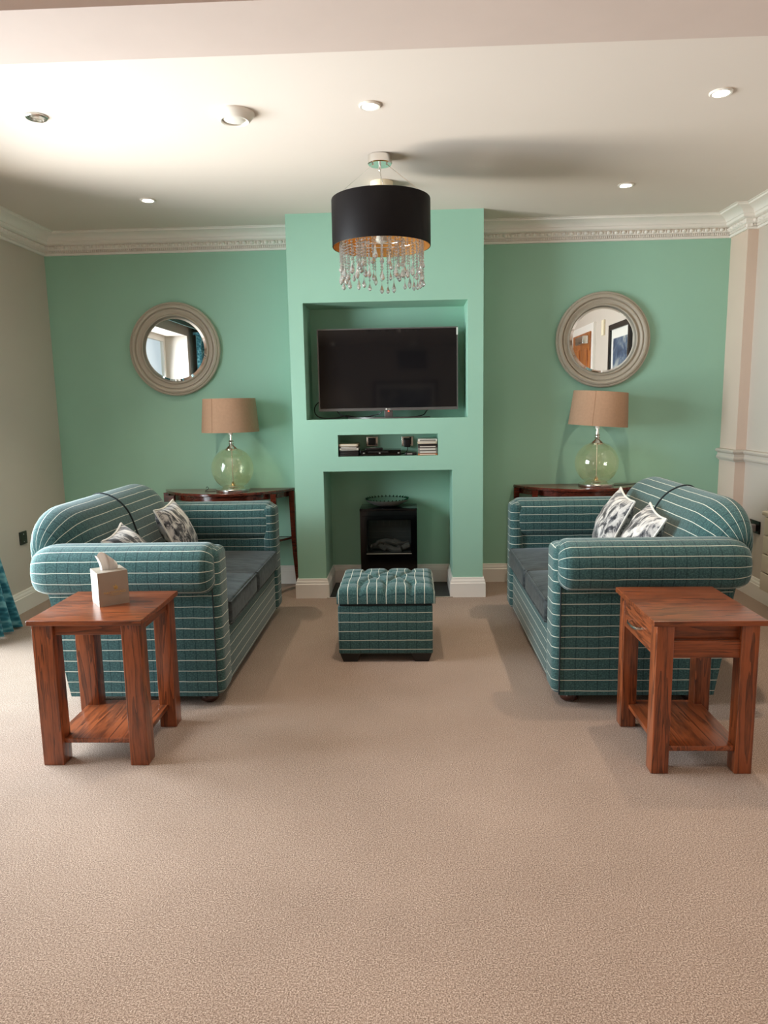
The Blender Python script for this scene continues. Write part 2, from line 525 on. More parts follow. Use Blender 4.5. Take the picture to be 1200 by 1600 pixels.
struct('floor', box(XL, XR, YB, D2, -.05, 0), CARPET)
struct('ceiling', box(XL - .0, XR, 2.3, D2, H, H + .05), CEIL)
struct('ceiling_rear', box(XL, XR, YB, 2.3, H, H + .05), CEIL)
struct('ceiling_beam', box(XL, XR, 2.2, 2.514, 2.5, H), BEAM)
struct('wall_back', box(XL, XR + .05, D2, D2 + .05, 0, H), GREEN)
struct('wall_front', box(XL, XR, YB - .05, YB, 0, H), BEIGE)
g = pane_with_holes([YB, D2], [0, H], [W1, W2], lambda u, v: (XL, u, v))
for (a, b, c, d) in (W1, W2):
    for q in (((XL, a, c), (XL - REV, a, c), (XL - REV, a, d), (XL, a, d)), ((XL, b, c), (XL - REV, b, c), (XL - REV, b, d), (XL, b, d)), ((XL, a, d), (XL - REV, a, d), (XL - REV, b, d), (XL, b, d)), ((XL, a, c), (XL - REV, a, c), (XL - REV, b, c), (XL, b, c))):
        g.add(q, [(0, 1, 2, 3)])
struct('wall_left', g, BEIGE, recalc=False)
g = box(XR, XR + .05, YB, DP, 0, H); struct('wall_right', g, BEIGE)
struct('wall_right_pier', box(XP, XR + .05, DP, D2, 0, H), PEACH)
# windows
for n, (a, b, c, d) in enumerate((W1, W2)):
    x = XL - REV + .05
    g = G()
    for (y0, y1, z0, z1) in ((a, a + .06, c, d), (b - .06, b, c, d), (a + .06, b - .06, c, c + .08), (a + .06, b - .06, d - .06, d), ((a + b) / 2 - .045, (a + b) / 2 + .045, c + .08, d - .06)):
        box(x - .04, x, y0, y1, z0, z1, g)
    w = struct('window_%d' % (n + 1), g, WHITE)
    m = (a + b) / 2
    for (y0, y1) in ((a + .06, m - .045), (m + .045, b - .06)):
        obj('pane', box(x - .024, x - .018, y0, y1, c + .08, d - .06), PANE, w)
# chimney breast with three openings
TVN = (-.706, .395, 1.255, 2.031); SLOT = (-.495, .192, 1.0, 1.149); FIRE = (NX0, NX1, -.01, .899)
g = pane_with_holes([CX0, CX1], [0, H], [TVN, SLOT, (NX0, NX1, 0, .899)], lambda u, v: (u, D1, v))
for (a, b, c, d), dep, bot in ((TVN, 5.2, True), (SLOT, 5.1, True), ((NX0, NX1, 0, .899), D2 - .001, False)):
    g.add([(a, D1, c), (a, dep, c), (a, dep, d), (a, D1, d)], [(0, 1, 2, 3)])
    g.add([(b, D1, c), (b, dep, c), (b, dep, d), (b, D1, d)], [(0, 1, 2, 3)])
    g.add([(a, D1, d), (b, D1, d), (b, dep, d), (a, dep, d)], [(0, 1, 2, 3)])
    g.add([(a, dep, c), (b, dep, c), (b, dep, d), (a, dep, d)], [(0, 1, 2, 3)])
    if bot: g.add([(a, D1, c), (b, D1, c), (b, dep, c), (a, dep, c)], [(0, 1, 2, 3)])
for x in (CX0, CX1): g.add([(x, D1, 0), (x, D2, 0), (x, D2, H), (x, D1, H)], [(0, 1, 2, 3)])
struct('wall_chimney_breast', g, GREEN, recalc=False)

bprof = [(0, BH), (.006, BH), (.009, .134), (.009, .126), (.013, .120), (.015, .112), (.015, .104), (.019, .100), (.019, 0), (0, 0)]
bpath = [(XL, 4.0), (XL, D2), (CX0, D2), (CX0, D1), (NX0, D1), (NX0, D2), (NX1, D2), (NX1, D1), (CX1, D1), (CX1, D2), (XP, D2), (XP, DP), (XR, DP), (XR, YB)]
for nm, sg in (('baseboard_left', [0]), ('baseboard_back_left', [1]), ('baseboard_chimney', [2, 3, 4, 5, 6, 7, 8]), ('baseboard_back_right', [9]), ('baseboard_right', [10, 11, 12])):
    struct(nm, sweep_plan(bpath, bprof, sg), WHITE, sharp=25)
cprof = [(0, -.138), (.016, -.138), (.019, -.130), (.019, -.124), (.013, -.122), (.013, -.104), (.024, -.103), (.030, -.098), (.030, -.074), (.050, -.072), (.056, -.068), (.060, -.066), (.062, -.050), (.070, -.047), (.074, -.038), (.086, -.027), (.108, -.018), (.134, -.013), (.140, -.013), (.143, -.004), (.158, -.003), (.158, 0), (0, 0)]


def cornice(name, path, deco):
    o = struct(name, sweep_plan(path, cprof, range(len(path) - 1), z0=H), WHITE, sharp=25)
    ge, gd = G(), G()
    for i in deco:
        a, b = Vector(path[i]), Vector(path[i + 1]); L = (b - a).length; t = (b - a) / L; n = Vector((t.y, -t.x))
        k = .03
        while k < L - .01:                                            # eggs and darts
            for (dk, rw, rz, ro) in ((0, .015, .0125, .018), (.026, .004, .0125, .012)):
                vs = []; fs = []
                for u in range(7):
                    for w in range(5):
                        al = u / 6 * PI; be = w / 4 * PI
                        q = a + t * (k + dk + rw * math.cos(al)) + n * (.030 + ro * math.sin(al) * math.sin(be))
                        vs.append((q.x, q.y, H - .086 + rz * math.cos(be) * (math.sin(al) if 0 < u < 6 else 0)))
                for u in range(6):
                    for w in range(4): fs.append((u * 5 + w, u * 5 + w + 1, u * 5 + w + 6, u * 5 + w + 5))
                ge.add(vs, fs)
            k += .052
        k = .012
        while k < L - .01:                                            # dentils
            q0 = a + t * k; q1 = a + t * (k + .0085)
            vs = [(*(q + n * d), z) for d in (.012, .024) for z in (H - .121, H - .105) for q in (q0, q1)]
            gd.add(vs, [(4, 5, 7, 6), (0, 4, 6, 2), (1, 3, 7, 5), (0, 1, 5, 4), (2, 6, 7, 3)]); k += .0145
    for nm, gg in (('egg_moulding', ge), ('dentil_moulding', gd)):
        if gg.v: obj(nm, gg, WHITE, o, recalc=False)['kind'] = 'stuff'
    return o


cornice('trim_1', [(XL, 2.52), (XL, D2), (CX0, D2)], [0, 1])
cornice('trim_2', [(CX1, D2), (XP, D2), (XP, DP), (XR, DP), (XR, 2.52)], [0, 1, 2, 3])
rprof = [(0, .908), (.010, .908), (.012, .916), (.022, .922), (.026, .934), (.018, .945), (.016, .962), (.030, .972), (.034, .982), (.026, .992), (0, .994)]
struct('trim_3', sweep_plan([(XP, D2), (XP, DP), (XR, DP), (XR, .5)], rprof, [0, 1, 2]), BEIGE, sharp=25)

tag(obj('hearth_slab', rbox(NX0 + .02, NX1 - .02, D1 - .005, D2 - .02, .0, .006, .002), SLATE, loc=(-.15, 5.05, 0)), 'flat dark slate hearth slab on the floor of the green fireplace niche', 'hearth')
tag(obj('carpet_edge_strip', rbox(NX0 + .0, NX1 - .0, D1 - .022, D1 - .006, .0, .006, .002), SATIN, loc=(-.15, 4.85, 0)), 'thin pale metal carpet strip along the front of the hearth', 'strip')

# ------------------------------------------------------------------ sofas


def sofa(xf, s, label, y0=3.03, y1=4.52):
    """xf = plane of the front; s=+1: back towards -x, s=-1: back towards +x"""
    X = lambda d: xf - s * d
    root = thing('sofa', label, 'sofa', (X(.4), (y0 + y1) / 2, 0), 'pair of checked sofas')
    AW = .155
    ya, yb = y0 + AW, y1 - AW                                        # inner faces of the arms

    def mp(g):                                                        # (d, y, z) -> world
        g.v = [(X(p[0]), p[1], p[2]) for p in g.v]; return g
    part('seat_base', mp(rbox(-.004, .62, ya - .01, yb + .01, .052, .335, .012)), FAB, root)
    # arms
    sec = [(.155, .535), (.200, .547), (.222, .585), (.228, .640), (.214, .700), (.178, .737), (.120, .752), (.055, .748), (.012, .722), (-.006, .660), (0, .560), (.03, .522), (.09, .520)]
    for near in (True, False):
        yo = (lambda o: ya - o) if near else (lambda o: yb + o)
        loop = catmull([(o, z, 0) for o, z in sec], 3)
        cen = Vector((.11, .64, 0)); n = len(loop)
        arc = [0]
        for j in range(n): arc.append(arc[-1] + (loop[(j + 1) % n] - loop[j]).length)
        off = arc[[i for i in range(n)][max(range(n), key=lambda j: loop[j].y)]]
        d0, d1, R0, R1 = -.004, .812, .055, .10
        ts = [(d0 + R0 * (1 - math.cos(k / 6 * PI / 2)), .50 + .50 * math.sin(k / 6 * PI / 2)) for k in range(7)]
        ts += [(d0 + R0 + (d1 - R1 - d0 - R0) * k / 5, 1) for k in range(1, 5)]
        ts += [(d1 - R1 + R1 * math.sin(k / 6 * PI / 2), .62 + .38 * math.cos(k / 6 * PI / 2)) for k in range(7)]
        rings, uvs = [], []
        for d, sc in ts:
            ring = []
            for p in loop:
                q = cen + (p - cen) * sc
                ring.append((X(d), yo(q.x), q.y))
            rings.append(ring); uvs.append([(d, (a - off) + .012) for a in arc])
        part('arm_pad', loft(rings, True, True, None, uvs), FAB, root)
        # outer panel whose rear edge leans back
        g = G(); o0, o1 = .02, AW + (.004)
        prof = [(.012, .052), (.690, .052), (.735, .32), (.755, .60), (.012, .60)]
        vs = [(X(d), yo(o), z) for o in (o0, o1) for d, z in prof]
        g.add(vs, [(0, 1, 2, 3, 4), (5, 6, 7, 8, 9)] + [(i, (i + 1) % 5, 5 + (i + 1) % 5, 5 + i) for i in range(5)])
        part('side_panel', g, FAB, root)
        g = rbox(-.022, .06, -.004, .158, .052, .732, .036, 3)
        g.v = [(X(p[0]), yo(p[1]), p[2]) for p in g.v]
        part('arm_front', g, FAB, root)
        g = tube([(X(.010), yo(AW + .004), .055), (X(.010), yo(AW + .004), .56)], .0032, 6)
        part('piping', g, PIPING, root)
    # back: rolled profile with rounded ends
    pf = [(.55, .34), (.575, .47), (.60, .585), (.632, .69), (.665, .785), (.71, .847), (.765, .884), (.82, .898), (.862, .884), (.884, .835), (.888, .765), (.870, .69), (.845, .63), (.80, .57), (.765, .40), (.72, .20), (.69, .052)]
    pr = catmull([(d, z, 0) for d, z in pf], 3, False)
    arc = [0]
    for j in range(len(pr) - 1): arc.append(arc[-1] + (pr[j + 1] - pr[j]).length)
    e0, e1 = y0 + .055, y1 - .03; R = .26

    def ring(y, e):
        k = 1 if e >= R else math.sqrt(max(0, 1 - (1 - e / R) ** 2))
        out = []
        for p in pr:
            d, z = p.x, p.y
            if z > .60: z = .60 + (z - .60) * (.46 + .54 * k)
            w = max(0, min(1, (z - .54) / .08)) * (1 - k) * .72
            d += (.825 - d) * w
            out.append((X(d), y, z))
        return out
    ym = (y0 + y1) / 2
    for (ca, cb, ea) in ((e0, ym - .002, True), (ym + .002, e1, False)):
        ys = []
        for k in range(25):
            t = k / 24
            ys.append(ca + (cb - ca) * t if 1 else 0)
        if ea: ys = [ca + R * (1 - math.cos(k / 8 * PI / 2)) for k in range(9)] + [ca + R + (cb - ca - R) * k / 8 for k in range(1, 9)]
        else: ys = [cb - R - (cb - R - ca) * (1 - k / 8) for k in range(8)] + [cb - R + R * math.sin(k / 8 * PI / 2) for k in range(9)]
        rings = [ring(y, (y - ca) if ea else (cb - y)) for y in ys]
        uvs = [[(y, a + .01) for a in arc] + [(y, arc[-1] + .5)] for y in ys]
        part('back_cushion', loft(rings, True, True, None, uvs), FAB, root)
    g = tube([Vector((p[0] + s * .002, ym, p[2] + .002)) for p in ring(ym, 1)[4:34]], .005, 6)
    part('back_seam', g, PIPING, root, 'dark piping line between the two halves of the back')
    # seat cushions
    for k in range(2):
        c0 = ya + .004 + (ym - ya) * k; c1 = c0 + (ym - ya) - .008
        c = part('seat_cushion', mp(rbox(-.028 - .006 * k, .60, c0, c1, .335, .448, .026, 3, (.022, .0), 6)), VELVET, root)
        loop = [(-.024, c0 + .012), (-.024, c1 - .012), (-.012, c1 - .002), (.55, c1 - .002), (.55, c0 + .002), (-.012, c0 + .002)]
        g = tube([(X(d), y, .444) for d, y in loop], .0045, 6, closed=True)
        tube([(X(d), y, .340) for d, y in loop], .0045, 6, g, True)
        obj('cushion_piping', g, VELVET, c)
    for d in (.07, .62):
        for y in (y0 + .07, y1 - .07):
            part('bun_foot', lathe([(0, 0), (.026, 0), (.040, .012), (.044, .026), (.038, .044), (.028, .053), (0, .053)], (X(d), y, 0), 16), BUN, root, 'round dark wooden bun foot')
    return root


sofa(-.878, 1, 'teal checked two-seat sofa by the left wall, behind the tissue box table')
sofa(.642, -1, 'teal checked two-seat sofa by the right wall, behind the table with a drawer')


# ------------------------------------------------------------------ scatter cushions
def pillow(cx, cy, cz, size, lean, yaw, roll, label, th=.075, seed=0):
    n = 18; g = G()
    m = Matrix.Translation((cx, cy, cz)) @ Matrix.Rotation(yaw, 4, 'Z') @ Matrix.Rotation(lean, 4, 'Y') @ Matrix.Rotation(roll, 4, 'X')
    root = thing('scatter_cushion', label, 'cushion', (cx, cy, cz - size / 2), 'black and white scatter cushions')

    def P(u, v, sgn):
        a = u * (1 - .10 * (1 - v * v)); b = v * (1 - .10 * (1 - u * u))
        t = th * (max(0, 1 - abs(u) ** 2.4) ** .55) * (max(0, 1 - abs(v) ** 2.4) ** .55)
        nz = noise.noise(Vector((u * 2.6 + seed, v * 2.6, sgn * 3))) * .016 * (1 - u * u) * (1 - v * v)
        return m @ Vector((sgn * t + nz, a * size / 2, b * size / 2))
    for sgn in (1, -1):
        vs = [P(-1 + 2 * i / n, -1 + 2 * j / n, sgn) for i in range(n + 1) for j in range(n + 1)]
        fs = [(i * (n + 1) + j, (i + 1) * (n + 1) + j, (i + 1) * (n + 1) + j + 1, i * (n + 1) + j + 1) for i in range(n) for j in range(n)]
        uv = [[((k // (n + 1)) / n * size + seed + sgn, (k % (n + 1)) / n * size) for k in f] for f in fs]
        g.add(vs, fs, uv)
    part('cover', g, SPLOTCH, root)
    edge = [P(-1 + 2 * k / n, -1, 1) for k in range(n)] + [P(1, -1 + 2 * k / n, 1) for k in range(n)] + [P(1 - 2 * k / n, 1, 1) for k in range(n)] + [P(-1, 1 - 2 * k / n, 1) for k in range(n)]
    part('piped_edge', tube(edge, .006, 6, closed=True), PAPER, root, 'pale piped edge')
    return root


pillow(-1.375, 4.05, .640, .34, -.42, .0, .05, 'black and white cushion leaning by the far arm of the left sofa', seed=1.3)
pillow(-1.380, 3.40, .622, .33, -.62, .05, .12, 'black and white cushion half hidden behind the near arm of the left sofa', seed=4.1)
pillow(1.155, 4.04, .656, .37, .42, -.04, .10, 'black and white cushion standing furthest back on the right sofa', seed=7.7)
pillow(1.170, 3.60, .642, .35, .48, -.06, .10, 'black and white cushion nearer the camera on the right sofa', seed=9.2)

# ------------------------------------------------------------------ tufted footstool
ox0, ox1, oy0, oy1 = -.390, .108, 3.58, 4.03
ott = thing('footstool', 'teal checked buttoned footstool in the middle of the carpet', 'footstool', ((ox0 + ox1) / 2, (oy0 + oy1) / 2, 0))
part('body', rbox(ox0, ox1, oy0, oy1, .047, .308, .008), FAB, ott)
part('lid_gap', box(ox0 + .01, ox1 - .008, oy0 + .008, oy1 - .01, .306, .322), PIPING, ott, 'dark gap under the lid')
lx0, lx1, ly0, ly1 = ox0 - .004, ox1 + .014, oy0 - .008, oy1 + .012
btn = [(lx0 + (lx1 - lx0) * fx, ly0 + (ly1 - ly0) * fy) for fy, fxs in ((.24, (.24, .5, .76)), (.5, (.37, .63)), (.76, (.24, .5, .76))) for fx in fxs]
creases = []
for i, a in enumerate(btn):
    for b in btn[i + 1:]:
        if .10 < math.hypot(a[0] - b[0], a[1] - b[1]) < .145: creases.append((a, b))
for a in btn:
    if a[1] < ly0 + .2: creases.append((a, (a[0], ly0 - .02)))
    if a[1] > ly1 - .2: creases.append((a, (a[0], ly1 + .02)))
for a in (btn[0], btn[5]): creases.append((a, (lx0 - .02, a[1])))
for a in (btn[2], btn[7]): creases.append((a, (lx1 + .02, a[1])))
for a in (btn[3],): creases.append((a, (lx0 - .02, a[1])))
for a in (btn[4],): creases.append((a, (lx1 + .02, a[1])))


def segd(p, a, b):
    ax, ay = a; bx, by = b; dx, dy = bx - ax, by - ay
    t = max(0, min(1, ((p[0] - ax) * dx + (p[1] - ay) * dy) / (dx * dx + dy * dy)))
    return math.hypot(p[0] - ax - t * dx, p[1] - ay - t * dy)


def lidz(x, y):
    u = (x - lx0) / (lx1 - lx0) * 2 - 1; v = (y - ly0) / (ly1 - ly0) * 2 - 1
    z = .405 + .018 * (1 - u * u) * (1 - v * v)
    ed = min(x - lx0, lx1 - x, y - ly0, ly1 - y); r = .035
    if ed < r: z -= r * (1 - math.sqrt(max(0, 1 - (1 - ed / r) ** 2)))
    cd = min(segd((x, y), a, b) for a, b in creases); z -= .016 * math.exp(-(cd / .011) ** 1.3)
    bd = min(math.hypot(x - a, y - b) for a, b in btn); z -= .020 * math.exp(-(bd / .022) ** 2)
    return z


g = G(); nx, ny = 64, 60
ease = lambda t: .5 - .5 * math.cos(PI * t) if 0 else t
gx = [lx0 + (lx1 - lx0) * k / nx for k in range(nx + 1)]; gy = [ly0 + (ly1 - ly0) * k / ny for k in range(ny + 1)]
vs = [(x, y, lidz(x, y)) for x in gx for y in gy]


def liduv(x, y, z):
    w = 0
    for a, b in btn:
        dd = math.hypot(x - a, y - b); w += (x - a) * -.35 * math.exp(-(dd / .05) ** 2)
    return (y, x + w + .006)


fs = [(i * (ny + 1) + j, (i + 1) * (ny + 1) + j, (i + 1) * (ny + 1) + j + 1, i * (ny + 1) + j + 1) for i in range(nx) for j in range(ny)]
g.add(vs, fs, [[liduv(*vs[k]) for k in f] for f in fs])
rim = [(x, ly0) for x in gx] + [(lx1, y) for y in gy[1:]] + [(x, ly1) for x in gx[::-1][1:]] + [(lx0, y) for y in gy[::-1][1:-1]]
n = len(rim); vs = [(x, y, lidz(x, y)) for x, y in rim] + [(x, y, .322) for x, y in rim]
fs = [(k, (k + 1) % n, n + (k + 1) % n, n + k) for k in range(n)]
g.add(vs, fs, [[(p[2], (p[0] if k < nx or nx + ny <= k < 2 * nx + ny else p[1]) + .006) for p in (vs[i] for i in f)] for k, f in enumerate(fs)])
g.add([(lx0, ly0, .322), (lx1, ly0, .322), (lx1, ly1, .322), (lx0, ly1, .322)], [(0, 1, 2, 3)])
part('tufted_lid', g, FAB, ott, sharp=60)
for a, b in btn:
    z = lidz(a, b)
    part('button', lathe([(.0105, -.001), (.010, .003), (.006, .0055), (0, .0065)], (a, b, z), 10), FAB, ott)
for x, sx in ((ox0, 1), (ox1, -1)):
    for y, sy in ((oy0, 1), (oy1, -1)):
        g = G(); top = [(x + sx * .006, y + sy * .006), (x + sx * .115, y + sy * .006), (x + sx * .115, y + sy * .06), (x + sx * .006, y + sy * .06)]
        bot = [(x + sx * .022, y + sy * .012), (x + sx * .095, y + sy * .012), (x + sx * .095, y + sy * .055), (x + sx * .022, y + sy * .055)]
        loft([[(a, b, 0) for a, b in bot], [(a, b, .047) for a, b in top]], True, True, g)
        part('foot', g, BLACKPL, ott, 'black tapered block foot')

# ------------------------------------------------------------------ oak side tables
ZT = .58
t1 = thing('side_table', 'square oak side table on the left carrying the tissue box', 'table', (-1.22, 2.69, 0))
a0, a1, b0, b1 = -1.426, -1.016, 2.497, 2.893
part('tabletop', rbox(a0 - .012, a1 + .014, b0 - .012, b1 + .014, ZT - .02, ZT, .003), OAK['x'], t1)
for x in (a0, a1 - .070):
    for y in (b0, b1 - .070): part('leg', rbox(x, x + .070 + (.010 if x == a0 else 0), y, y + .07, 0, ZT - .02, .003), OAK['z'], t1)
part('apron', rbox(a0 + .078, a1 - .068, b0 + .012, b0 + .03, ZT - .062, ZT - .02, .002), OAK['x'], t1)
part('apron', rbox(a0 + .078, a1 - .068, b1 - .03, b1 - .012, ZT - .062, ZT - .02, .002), OAK['x'], t1)
for x in (a0 + .012, a1 - .03): part('apron', rbox(x, x + .018, b0 + .068, b1 - .068, ZT - .062, ZT - .02, .002), OAK['y'], t1)
sh = part('shelf', rbox(a0 + .03, a1 - .03, b0 + .02, b1 - .02, .082, .102, .003), OAK['y'], t1)

t2 = thing('side_table', 'oak side table with a small drawer in front of the right sofa', 'table', (1.05, 2.66, 0))
a0, a1, b0, b1 = .866, 1.226, 2.441, 2.882
part('tabletop', rbox(a0 - .014, a1 + .024, b0 - .008, b1 + .024, ZT - .02, ZT, .003), OAK['x'], t2)
for x in (a0, a1 - .062):
    for y in (b0, b1 - .062): part('leg', rbox(x, x + .062, y, y + .062, 0, ZT - .02, .003), OAK['z'], t2)
for y, yy in ((b0 + .010, b0 + .028), (b1 - .028, b1 - .010)):
    part('apron', rbox(a0 + .061, a1 - .061, y, yy, ZT - .142, ZT - .078, .002), OAK['x'], t2)
    part('upper_panel', rbox(a0 + .061, a1 - .061, y + (.018 if y < 2.6 else .002), yy + (.016 if y < 2.6 else -.006), ZT - .078, ZT - .02, .001), OAK['x'], t2)
part('apron', rbox(a1 - .026, a1 - .008, b0 + .061, b1 - .061, ZT - .142, ZT - .02, .002), OAK['y'], t2)
dr = part('drawer', rbox(a0 + .002, a0 + .022, b0 + .064, b1 - .064, ZT - .140, ZT - .024, .002), OAK['y'], t2)
g = tube([(a0 + .004, 2.610, ZT - .085), (a0 - .016, 2.614, ZT - .086), (a0 - .022, 2.635, ZT - .087), (a0 - .023, 2.665, ZT - .087), (a0 - .022, 2.695, ZT - .087), (a0 - .016, 2.716, ZT - .086), (a0 + .004, 2.720, ZT - .085)], .0052, 8)
part('handle', g, SATIN, dr, 'small silver bow handle')
part('shelf', rbox(a0 + .03, a1 - .03, b0 + .012, b1 - .02, .082, .102, .003), OAK['y'], t2)

# ------------------------------------------------------------------ tissue box
tb = thing('tissue_box', 'grey cube tissue box with gold print on the left oak table', 'box', (-1.21, 2.735, ZT))
RM = Matrix.Translation((-1.222, 2.742, ZT)) @ Matrix.Rotation(math.radians(37), 4, 'Z')
S = .058; HB = .136
g = G()
oval = [(.034 * math.cos(2 * PI * k / 24), .014 * math.sin(2 * PI * k / 24)) for k in range(24)]
g.add([(-S, -S, 0), (S, -S, 0), (S, S, 0), (-S, S, 0), (-S, -S, HB), (S, -S, HB), (S, S, HB), (-S, S, HB)], [(0, 1, 2, 3), (0, 1, 5, 4), (1, 2, 6, 5), (2, 3, 7, 6), (3, 0, 4, 7)])
sq = []
for k in range(24):
    a = 2 * PI * k / 24; c, s_ = math.cos(a), math.sin(a); q = S / max(abs(c), abs(s_)); sq.append((c * q, s_ * q))
loft([[(x, y, HB) for x, y in sq], [(x, y, HB) for x, y in oval], [(x, y, HB - .02) for x, y in oval]], True, False, g)
part('carton', g.xf(RM), BOXCARD, tb)
g = G(); n1_, n2_ = 12, 10; vs = []
for i in range(n1_ + 1):
    u = i / n1_ * 2 - 1
    for j in range(n2_ + 1):
        t = j / n2_
        hgt = .072 * (1 - .52 * max(0, (u + .15)) ** 1.1) if u > -.45 else .072 * (.93 + .05 * math.sin(u * 9))
        x = u * (.030 + .012 * t) - .012 * t + (.006 * math.sin(t * 3))
        y = .010 * math.sin(u * 4.2 + t * 2.0) * (.4 + t) + .006 * math.sin(9 * u)
        vs.append((x, y, HB - .012 + (hgt + .012) * t))
g.add(vs, [(i * (n2_ + 1) + j, (i + 1) * (n2_ + 1) + j, (i + 1) * (n2_ + 1) + j + 1, i * (n2_ + 1) + j + 1) for i in range(n1_) for j in range(n2_)])
part('tissue', g.xf(RM), TISSUE, tb, 'white tissue pulled up through the slot', sharp=80)


def text_mesh(name, body, size, mat, parent, matrix, label=None, extrude=.0002):
    cu = bpy.data.curves.new(name, 'FONT'); cu.body = body; cu.size = size; cu.align_x = 'CENTER'; cu.align_y = 'CENTER'; cu.extrude = extrude; cu.resolution_u = 2
    to = bpy.data.objects.new(name + '_curve', cu); COL.objects.link(to)
    bpy.context.view_layer.update()
    me = bpy.data.meshes.new_from_object(to.evaluated_get(bpy.context.evaluated_depsgraph_get()))
    bpy.data.objects.remove(to); bpy.data.curves.remove(cu)
    base = WL[parent.name]
    me.transform(Matrix.Translation(-base) @ matrix); me.materials.clear(); me.materials.append(mat); me.name = name
    o = bpy.data.objects.new(name, me); COL.objects.link(o); o.parent = parent; WL[o.name] = base
    o['kind'] = 'stuff'
    if label: o['label'] = label
    return o


face = RM @ Matrix.Translation((.004, -S - .0004, .052)) @ Matrix.Rotation(PI / 2, 4, 'X')
text_mesh('printed_name', 'MACDONALD', .0135, FOIL, tb, face, 'gold printed name')
text_mesh('printed_line', 'HOTELS & RESORTS', .0052, FOIL, tb, face @ Matrix.Translation((.002, -.0105, 0)), 'small gold printed line')
g = G()
for k, (a, L) in enumerate(((1.9, .017), (1.4, .020), (.9, .016), (.4, .012))):          # leaping leaf-like crest
    pts = [(math.cos(a) * L * t + .004 * math.sin(t * 3), math.sin(a) * L * t) for t in (0, .35, .7, 1)]
    wd = (.0015, .004, .0032, .0004)
    l = [(x - w * math.sin(a), y + w * math.cos(a) * .5, 0) for (x, y), w in zip(pts, wd)]; r_ = [(x + w * math.sin(a), y - w * math.cos(a) * .5, 0) for (x, y), w in zip(pts, wd)]
    g.add(l + r_, [(i, i + 1, 5 + i, 4 + i) for i in range(3)])
g.xf(face @ Matrix.Translation((0, .012, .0003)))
o = part('printed_crest', g, FOIL, tb, 'gold crest above the name'); o['kind'] = 'stuff'


# ------------------------------------------------------------------ half-moon console tables and lamps
def console(cx, label):
    w, dp, yb, zt = .492, .345, 5.262, .745
    root = thing('console_table', label, 'table', (cx, 5.15, 0), 'half-moon console tables')
    R = (w * w + dp * dp) / (2 * dp); a = math.asin(min(1, w / R)) if dp < R else PI - math.asin(w / R)

    def arcp(off, m=28):
        r = R - off; yc = yb - dp + R; out = []
        aa = math.asin(min(1, (w - off) / r))
        for k in range(m + 1):
            t = -aa + 2 * aa * k / m; out.append((cx + r * math.sin(t), yc - r * math.cos(t)))
        return out

    def slab(off, z0, z1, back):
        ar = arcp(off); lp = [(ar[0][0], back)] + ar + [(ar[-1][0], back)]
        e = .004
        lp2 = [(cx + (x - cx) * (1 - e / w), y + (e if y < back - .01 else 0)) for x, y in lp]
        return loft([[(x, y, z0) for x, y in lp2], [(x, y, z0 + e) for x, y in lp], [(x, y, z1 - e) for x, y in lp], [(x, y, z1) for x, y in lp2]], True, True)
    part('tabletop', slab(0, zt - .022, zt, yb), MAHOG, root)
    ar = arcp(.03); ai = arcp(.048)
    part('apron', loft([[(x, y, zt - .062) for x, y in ar], [(x, y, zt - .022) for x, y in ar], [(x, y, zt - .022) for x, y in ai], [(x, y, zt - .062) for x, y in ai], [(x, y, zt - .062) for x, y in ar]], False, False), MAHOG, root)
    part('shelf', slab(.03, .352, .370, yb - .01), MAHOG, root)
    for sx in (-1, 1):
        for (x, y, fx, fy) in ((.474, 5.235, .03, -.02), (.372, 5.045, .024, -.09)):
            rings = []
            for t in (0, .15, .3, .5, .7, .85, 1):
                k = t ** 2.6; h = .013 + .007 * (1 - t) if t < .85 else .013
                px = cx + sx * (x + fx * k); py = y + fy * k; z = (zt - .022) * (1 - t)
                rings.append([(px - h, py - h, z), (px + h, py - h, z), (px + h, py + h, z), (px - h, py + h, z)])
            part('leg', loft(rings, True, True), MAHOG, root)
    return root


console(-1.365, 'dark mahogany half-moon console table behind the left sofa')
console(1.258, 'dark mahogany half-moon console table behind the right sofa')


